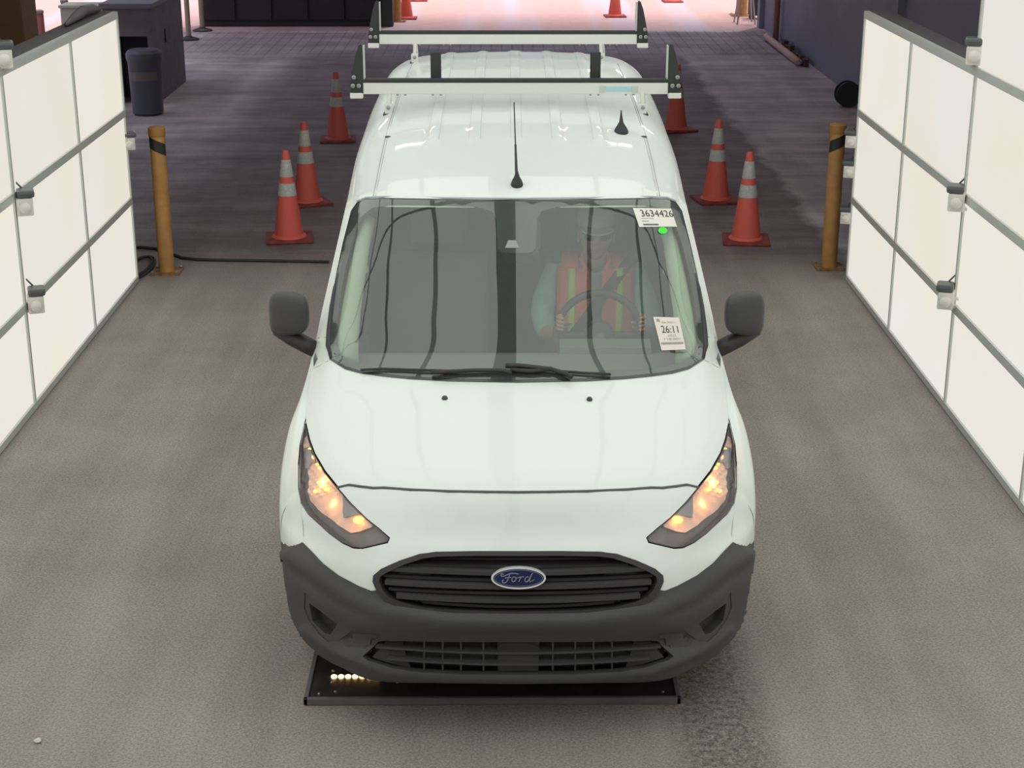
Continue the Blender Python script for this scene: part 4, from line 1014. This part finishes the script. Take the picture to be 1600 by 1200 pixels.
for (uv, lab, rz) in spots:
    x, y = ground(*uv)
    if proto is None: o = proto = empty('traffic_cone', (x, y, 0)); cone_parts(o)
    else: o = copy_tree(proto)
    o.location = (x, y, 0 if y < 26.4 else -.002); o.rotation_euler = (0, 0, R(rz)); tag(o, lab.replace('left front: ', ''), 'cone', 'orange cones along both sides of the lane')
# bollards
def bollard(u, v, h, r, label, tape=True, group='yellow bollards'):
    x, y = ground(u, v); o = empty('bollard', (x, y, 0 if y < 26.4 else -.002), label, 'bollard', group)
    MB().lathe([(r, .008), (r, h-.02), (r*.98, h-.006), (r*.8, h)], (0, 0, 0), 28).build('post', M['yellow'], o, smooth=True, angle=40)
    MB().lathe([(r*1.05, h-.055), (r*1.08, h-.05), (r*1.08, h+.004), (r*.9, h+.012)], (0, 0, 0), 28).build('cap', mat('bollard_cap', (.38, .19, .05), .6), o, smooth=True, angle=40)
    MB().box(-r*1.9, r*1.9, -r*1.9, r*1.9, 0, .010).build('base_plate', mat('base_plate', (.24, .13, .04), .7, noise=.3, bscale=20), o)
    for a in (-1, 1):
        for c in (-1, 1): MB().lathe([(.012, .01), (.012, .022)], (a*r*1.55, c*r*1.55, 0), 8).build('bolt', M['steel'], o)
    if tape:
        vs = []; n = 28
        for k in range(n+1):
            t = R(190)+R(160)*k/n; zc = h-.04-(.075*k/n if tape == 1 else .075*(1-k/n)); vs += [(r*1.02*math.cos(t), r*1.02*math.sin(t), zc), (r*1.02*math.cos(t), r*1.02*math.sin(t), zc-.085)]
        MB().add(vs, [(2*k, 2*k+2, 2*k+3, 2*k+1) for k in range(n)]).build('black_tape', M['black'], o)
    return o
bollard(262, 424, 1.07, .057, 'yellow steel bollard with black strap at the end of the left light wall', 1)
bollard(1296, 419, 1.07, .057, 'yellow steel bollard at the end of the right light wall', 2)
bollard(620, 33, 1.07, .09, 'distant yellow bollard at the corner of the dark far wall', 0)
bollard(1160, 24, 1.07, .10, 'distant yellow bollard at the right side of the shed exit', 0)

# ------------------------------------------------------------ small cameras
def camera_parts(root):
    MB().box(-.035, .035, -.05, .03, -.05, .03, .008).build('camera_body', M['camw'], root)
    l = MB().lathe([(.020, 0), (.026, .01), (.024, .028), (.012, .036)], (0, 0, 0), 16); l.v = [(x, -.05-z, y-.008) for x, y, z in l.v]; l.build('lens', M['camw'], root, smooth=True, angle=40)
    MB().box(-.045, .030, -.055, .04, .03, .062, .012).build('hood', M['camd'], root)
    MB().box(.03, .11, -.012, .012, -.05, -.036).build('bracket_arm', M['camw'], root)
    MB().box(.03, .11, -.012, .012, -.012, -.002).build('bracket_arm', M['camw'], root)
    MB().tube([(.0, .03, .055), (.03, .04, .09), (.07, .03, .085), (.10, .01, .03)], .004, 6).build('cable', M['camd'], root, smooth=True)
def at_y(u, v, y):
    a = TH+math.atan((v-600)/F); z = H-y*math.tan(a); d = y*math.cos(TH)+(H-z)*math.sin(TH); return Vector(((u-VX)/F*d, y, z))
cams = [((40, 316), 8.60, 'L', 'small white camera on the left light wall at its upper rail'),
        ((57, 468), 8.60, 'L', 'small white camera on the left light wall at its lower rail'),
        ((8, 86), 8.60, 'L', 'small white camera at the top left corner above the left light wall'),
        ((203, 220), 11.30, 'B', 'small white camera beside the left yellow bollard, at the light wall far edge'),
        ((1497, 311), 8.5, 'R', 'small white camera on the right light wall at its upper rail'),
        ((1480, 464), 8.5, 'R', 'small white camera on the right light wall at its lower rail'),
        ((1526, 82), 8.55, 'R', 'small white camera on top of the right light wall under the tall panel'),
        ((1332, 218), 11.30, 'E', 'topmost of the three small cameras beside the right bollard'),
        ((1329, 265), 11.30, 'E', 'middle of the three small cameras beside the right bollard'),
        ((1324, 337), 11.30, 'E', 'lowest of the three small cameras beside the right bollard')]
pc = None
for (uv, y, k, lab) in cams:
    p = at_y(*uv, y)
    if pc is None: o = pc = empty('inspection_camera', p); camera_parts(o)
    else: o = copy_tree(pc)
    o.location = p; tag(o, lab, 'camera', 'small cameras on the light walls')
    s = 1.1 if k in 'BE' else 1.25
    o.scale = (s, s, s) if k in 'RE' else (-s, s, s)
    o.rotation_euler = (0, 0, R(-18) if k in 'RE' else R(18))

# ------------------------------------------------------------ floor things
x0, y0 = ground(485, 1100)
plate = empty('scanner_plate', (-.035, 5.30, 0), 'low black undercarriage scanner plate with a row of lit warm lamps under the front bumper', 'scanner')
MB().box(-.70, .69, .0, .36, .004, .022, .004).build('plate', M['plate'], plate)
for (a, b_, c, d) in ((-.715, .705, -.012, .004), (-.715, -.698, -.012, .37), (.688, .705, -.012, .37)):
    MB().box(a, b_, c, d, .002, .030, .003).build('edge_strip', M['box'], plate)
for k in range(7):
    MB().lathe([(.011, .022), (.0115, .026), (.006, .030)], (-.617+k*.027, .165, 0), 14).build('led_lamp', M['led'], plate, smooth=True)
for a, c in ((-.66, .035), (-.60, .05), (.64, .04), (.66, .22), (-.62, .12), (-.625, .21), (-.37, .12)):
    MB().lathe([(.006, .022), (.006, .026), (.003, .028)], (a, c, 0), 8).build('screw', M['steel'], plate)
# cable across the floor
P_ = [(214, 388), (225, 388), (245, 390), (270, 398), (285, 404), (310, 407), (350, 408), (420, 409), (515, 411)]
MB_ = MB().tube([(*ground(u, v), .012) for u, v in P_], .012, 6)
tag(MB_.build('floor_cable', M['rubber'], smooth=True), 'black cable lying across the asphalt behind the left yellow bollard', 'cable')
c = ground(218, 420); b = MB()
for k in range(2): b.tube([(c[0]+(.10-.02*k)*math.cos(t*PI/12), c[1]+(.34-.05*k)*math.sin(t*PI/12), .012+.01*k) for t in range(25)], .010, 6, False)
tag(b.build('cable_coil', M['rubber'], smooth=True), 'loose loop of black cable beside the far end of the left light wall', 'cable')
x, y = ground(60, 1157)
bm = bmesh.new(); bmesh.ops.create_icosphere(bm, subdivisions=2, radius=.014)
for v in bm.verts: v.co = Vector((v.co.x*random.uniform(.7, 1.3), v.co.y*random.uniform(.7, 1.2), v.co.z*.6+.007))
me = bpy.data.meshes.new('pebble'); bm.to_mesh(me); bm.free(); me.materials.append(M['debris']); o = bpy.data.objects.new('pebble', me); C.objects.link(o); o.location = (x, y, 0)
tag(o, 'small pale pebble on the asphalt at the lower left', 'pebble')

# ------------------------------------------------------------ background things
cab = empty('cabinet', (-4.60, 20.0, 0), 'waist-high dark grey cabinet behind the left light wall with an open front bay', 'cabinet')
MB().box(-.06, -.01, -.9, .95, 0, 1.12).build('side', M['box'], cab); MB().box(.44, .50, -.9, .95, 0, 1.12).build('side', M['box'], cab)
MB().box(-.09, .53, -.95, 1.0, 1.12, 1.18, .01).build('top', mat('cabinet_top', (.13, .12, .13), .5), cab)
MB().box(-.01, .44, -.9, -.86, .80, 1.12).build('front_panel', M['box'], cab)
MB().box(-.01, .44, -.2, .95, 0, 1.12).build('back', M['box'], cab)
MB().box(.50, .515, -.2, .1, .65, .80).build('handle', M['black'], cab)
bn = empty('trash_bin', (-4.07, 18.45, 0), 'blue-grey bin with a tan label standing in front of the dark cabinet', 'bin')
MB().lathe([(.15, 0), (.175, .02), (.19, .60), (.20, .62), (.20, .65)], (0, 0, 0), 28).build('bin_body', M['bin'], bn, smooth=True, angle=40)
MB().lathe([(.205, .64), (.205, .70), (.17, .735), (.05, .745)], (0, 0, 0), 28).build('lid', M['bin'], bn, smooth=True, angle=40)
vs = []; n = 14
for k in range(n+1): t = R(215)+R(110)*k/n; vs += [(.192*math.cos(t), .192*math.sin(t), .50), (.186*math.cos(t), .186*math.sin(t), .40)]
MB().add(vs, [(2*k, 2*k+2, 2*k+3, 2*k+1) for k in range(n)]).build('label_band', M['label'], bn)
for (u, v, lab) in ((297, 62, 'tan sign post on a small base right of the dark cabinet, the nearer one'), (318, 48, 'thin tan post on a small base beside the dark far wall')):
    x, y = ground(u, v); o = empty('stanchion', (x, y, 0), lab, 'post', 'tan posts near the cabinet')
    MB().lathe([(.04, .02), (.04, 2.2), (.03, 2.21)], (0, 0, 0), 16).build('pole', mat('post_tan', (.30, .24, .17), .6), o, smooth=True, angle=40)
    MB().lathe([(.16, 0), (.16, .02), (.06, .05), (.04, .07)], (0, 0, 0), 20).build('base', M['rubber'], o, smooth=True, angle=40)
tag(MB().box(-5.45, -4.66, 15.9, 16.4, 0, 4.6, .01).build('column', M['tan']), 'tan brown square column at the far top left behind the light wall', 'column')
for (x, y, h, lab) in ((-6.75, 23.9, .55, 'dark red short post nearest the tan column'), (-6.75, 25.3, .56, 'dark red short post left of the grey utility box'),
                       (-7.05, 29.8, .45, 'dark red short post out in the yard above the grey utility box'), (-6.8, 30.3, .45, 'dark red short post out in the yard nearest the dark cabinet')):
    o = empty('red_post', (x, y, 0 if y < 26.4 else -.002), lab, 'post', 'dark red posts at the left')
    MB().lathe([(.055, 0), (.055, h-.02), (.045, h)], (0, 0, 0), 16).build('post', M['rust'], o, smooth=True, angle=40)
    MB().lathe([(.06, h), (.06, h+.04), (.03, h+.055)], (0, 0, 0), 16).build('cap', M['box'], o, smooth=True, angle=40)
ub = empty('utility_box', (-5.75, 23.0, 0), 'pale grey utility box behind the end of the left light wall', 'box')
MB().box(-.40, .35, -.2, .2, 0, .74, .01).build('box_body', M['greybox'], ub); MB().box(-.42, .37, -.22, .22, .74, .78, .01).build('box_lid', M['greybox'], ub)
# dark draped bundle on the left wall's top end
tag(MB().tube([(-2.75, 10.3, 1.945), (-2.76, 10.6, 1.962), (-2.77, 10.85, 1.97), (-2.76, 11.05, 1.962), (-2.75, 11.2, 1.945)], [.012, .03, .036, .03, .012], 12).build('cable_bundle', M['box'], smooth=True), 'dark hump of bundled cable on top of the left light wall', 'bundle')
# far wall foot items
x, y = ground(336, 34); o = empty('white_bucket', (x, y-.1, 0), 'small pale bucket at the foot of the dark far wall', 'bucket')
MB().lathe([(.10, 0), (.13, .24), (.135, .25)], (0, 0, 0), 20).build('bucket_body', M['alu'], o, smooth=True, angle=40); MB().lathe([(.137, .25), (.137, .27), (.02, .275)], (0, 0, 0), 20).build('bucket_lid', M['alu'], o)
x, y = ground(366, 36); o = empty('hose_reel', (x, y-.1, 0), 'dim red hose reel at the foot of the dark far wall', 'reel')
for s in (-1, 1):
    b = MB().lathe([(.02, 0), (.19, .0), (.19, .02), (.02, .02)], (0, 0, 0), 24); b.v = [(xx, zz+s*.09-.01, yy_+.20) for xx, yy_, zz in b.v]; b.build('reel_flange', mat('dim_red', (.06, .02, .025), .6), o)
b = MB().lathe([(.12, -.08), (.12, .08)], (0, 0, 0), 20); b.v = [(xx, zz, yy_+.20) for xx, yy_, zz in b.v]; b.build('hose', M['rubber'], o)
MB().box(-.15, .15, -.1, .1, 0, .04).build('reel_stand', M['rubber'], o)
# right side: pipe at wall foot, upright, a-frame, reel, bracket
q = [(min(a, 4.1), b_) for a, b_ in (ground(u, v) for u, v in ((1225, 63), (1243, 79), (1262, 93), (1280, 104)))]
pr = empty('curb_pipe', (q[0][0], q[0][1], 0), 'pinkish pipe lying on the floor along the blue-grey right wall', 'pipe')
MB().tube([(a-q[0][0]-.03*0, b_-q[0][1], .055) for a, b_ in q], .05, 12).build('pipe', M['brown'], pr, smooth=True)
MB().lathe([(.052, 0), (.052, .03)], (q[-1][0]-q[0][0], q[-1][1]-q[0][1]-.02, .04), 12).build('pipe_end', M['steel'], pr)
b = MB()
for k in range(7):
    t = k/6; a = Vector((*q[1], 0)).lerp(Vector((*q[3], 0)), t); b.box(a.x-q[0][0]+.055, a.x-q[0][0]+.055+random.uniform(.05, .075), a.y-q[0][1]-.1, a.y-q[0][1]+.1, 0, random.uniform(.08, .16))
tag(b.build('leaf_litter', mat('leaf_litter', (.07, .04, .03), .9), pr), kind='stuff')
tag(MB().tube([(4.22, 25.0, 0), (4.22, 25.0, 4.5)], .045, 12).build('standpipe', mat('standpipe', (.42, .20, .14), .6), smooth=True), 'thin rust-coloured upright pipe at the end of the blue-grey right wall', 'pipe')
x, y = ground(1165, 36); af = empty('a_frame_stand', (x, y-.05, 0), 'light metal folding stand beside the distant right bollard', 'stand')
for a, b_ in (((-.16, -.2, 0), (-.02, 0, 1.1)), ((.14, -.2, 0), (.02, 0, 1.1)), ((-.16, .2, 0), (-.02, 0, 1.1)), ((.14, .2, 0), (.02, 0, 1.1))): MB().tube([a, b_], .014, 8).build('leg', M['steel'], af)
MB().tube([(-.10, -.11, .45), (.09, -.11, .45)], .012, 8).build('brace', M['steel'], af)
x, y = ground(1190, 34); bb = empty('dark_cart', (x, y+.45, 0), 'black upright cart between the distant bollard and the right wall', 'cart')
MB().box(-.14, .14, -.15, .15, .06, 1.2, .02).build('cart_body', M['black'], bb)
for s in (-1, 1): MB().tube([(s*.11, -.17, .05), (s*.11, -.13, .05)], .05, 12).build('wheel', M['rubber'], bb)
x, y = ground(1203, 46); tag(MB().box(x-.02, x+.10, y+.95, y+1.1, 0, 2.6, .01).build('grey_post', mat('grey_post', (.16, .17, .20), .6)), 'blue-grey square post next to the black cart', 'post')
rl = empty('cable_reel', (4.08, 18.9, 0), 'round black cable reel on the floor by the right wall, behind the right light wall', 'reel')
for s in (-1, 1):
    b = MB().lathe([(.02, 0), (.15, .0), (.15, .02), (.02, .02)], (0, 0, 0), 24); b.v = [(xx, zz+s*.07, yy_+.15) for xx, yy_, zz in b.v]; b.build('reel_flange', M['black'], rl)
b = MB().lathe([(.11, -.06), (.12, 0), (.11, .06)], (0, 0, 0), 20); b.v = [(xx, zz, yy_+.15) for xx, yy_, zz in b.v]; b.build('wound_cable', M['rubber'], rl, smooth=True)
tag(MB().box(4.05, 4.3, 22.0, 22.5, 1.02, 1.06, .004).build('wall_shelf', M['black']), 'small black shelf bracket on the blue-grey right wall', 'shelf')
tag(MB().tube([(4.26, 12.9, 0.02), (4.26, 12.9, 3.6)], .03, 12).build('conduit', M['rackw'], smooth=True), 'thin white conduit on the wall above the right light wall', 'conduit')
tag(MB().box(4.20, 4.3, 10.9, 11.05, 1.55, 1.85, .01).build('wall_box', M['black']), 'small dark switch box on the wall near the tall right light panel', 'switch box')
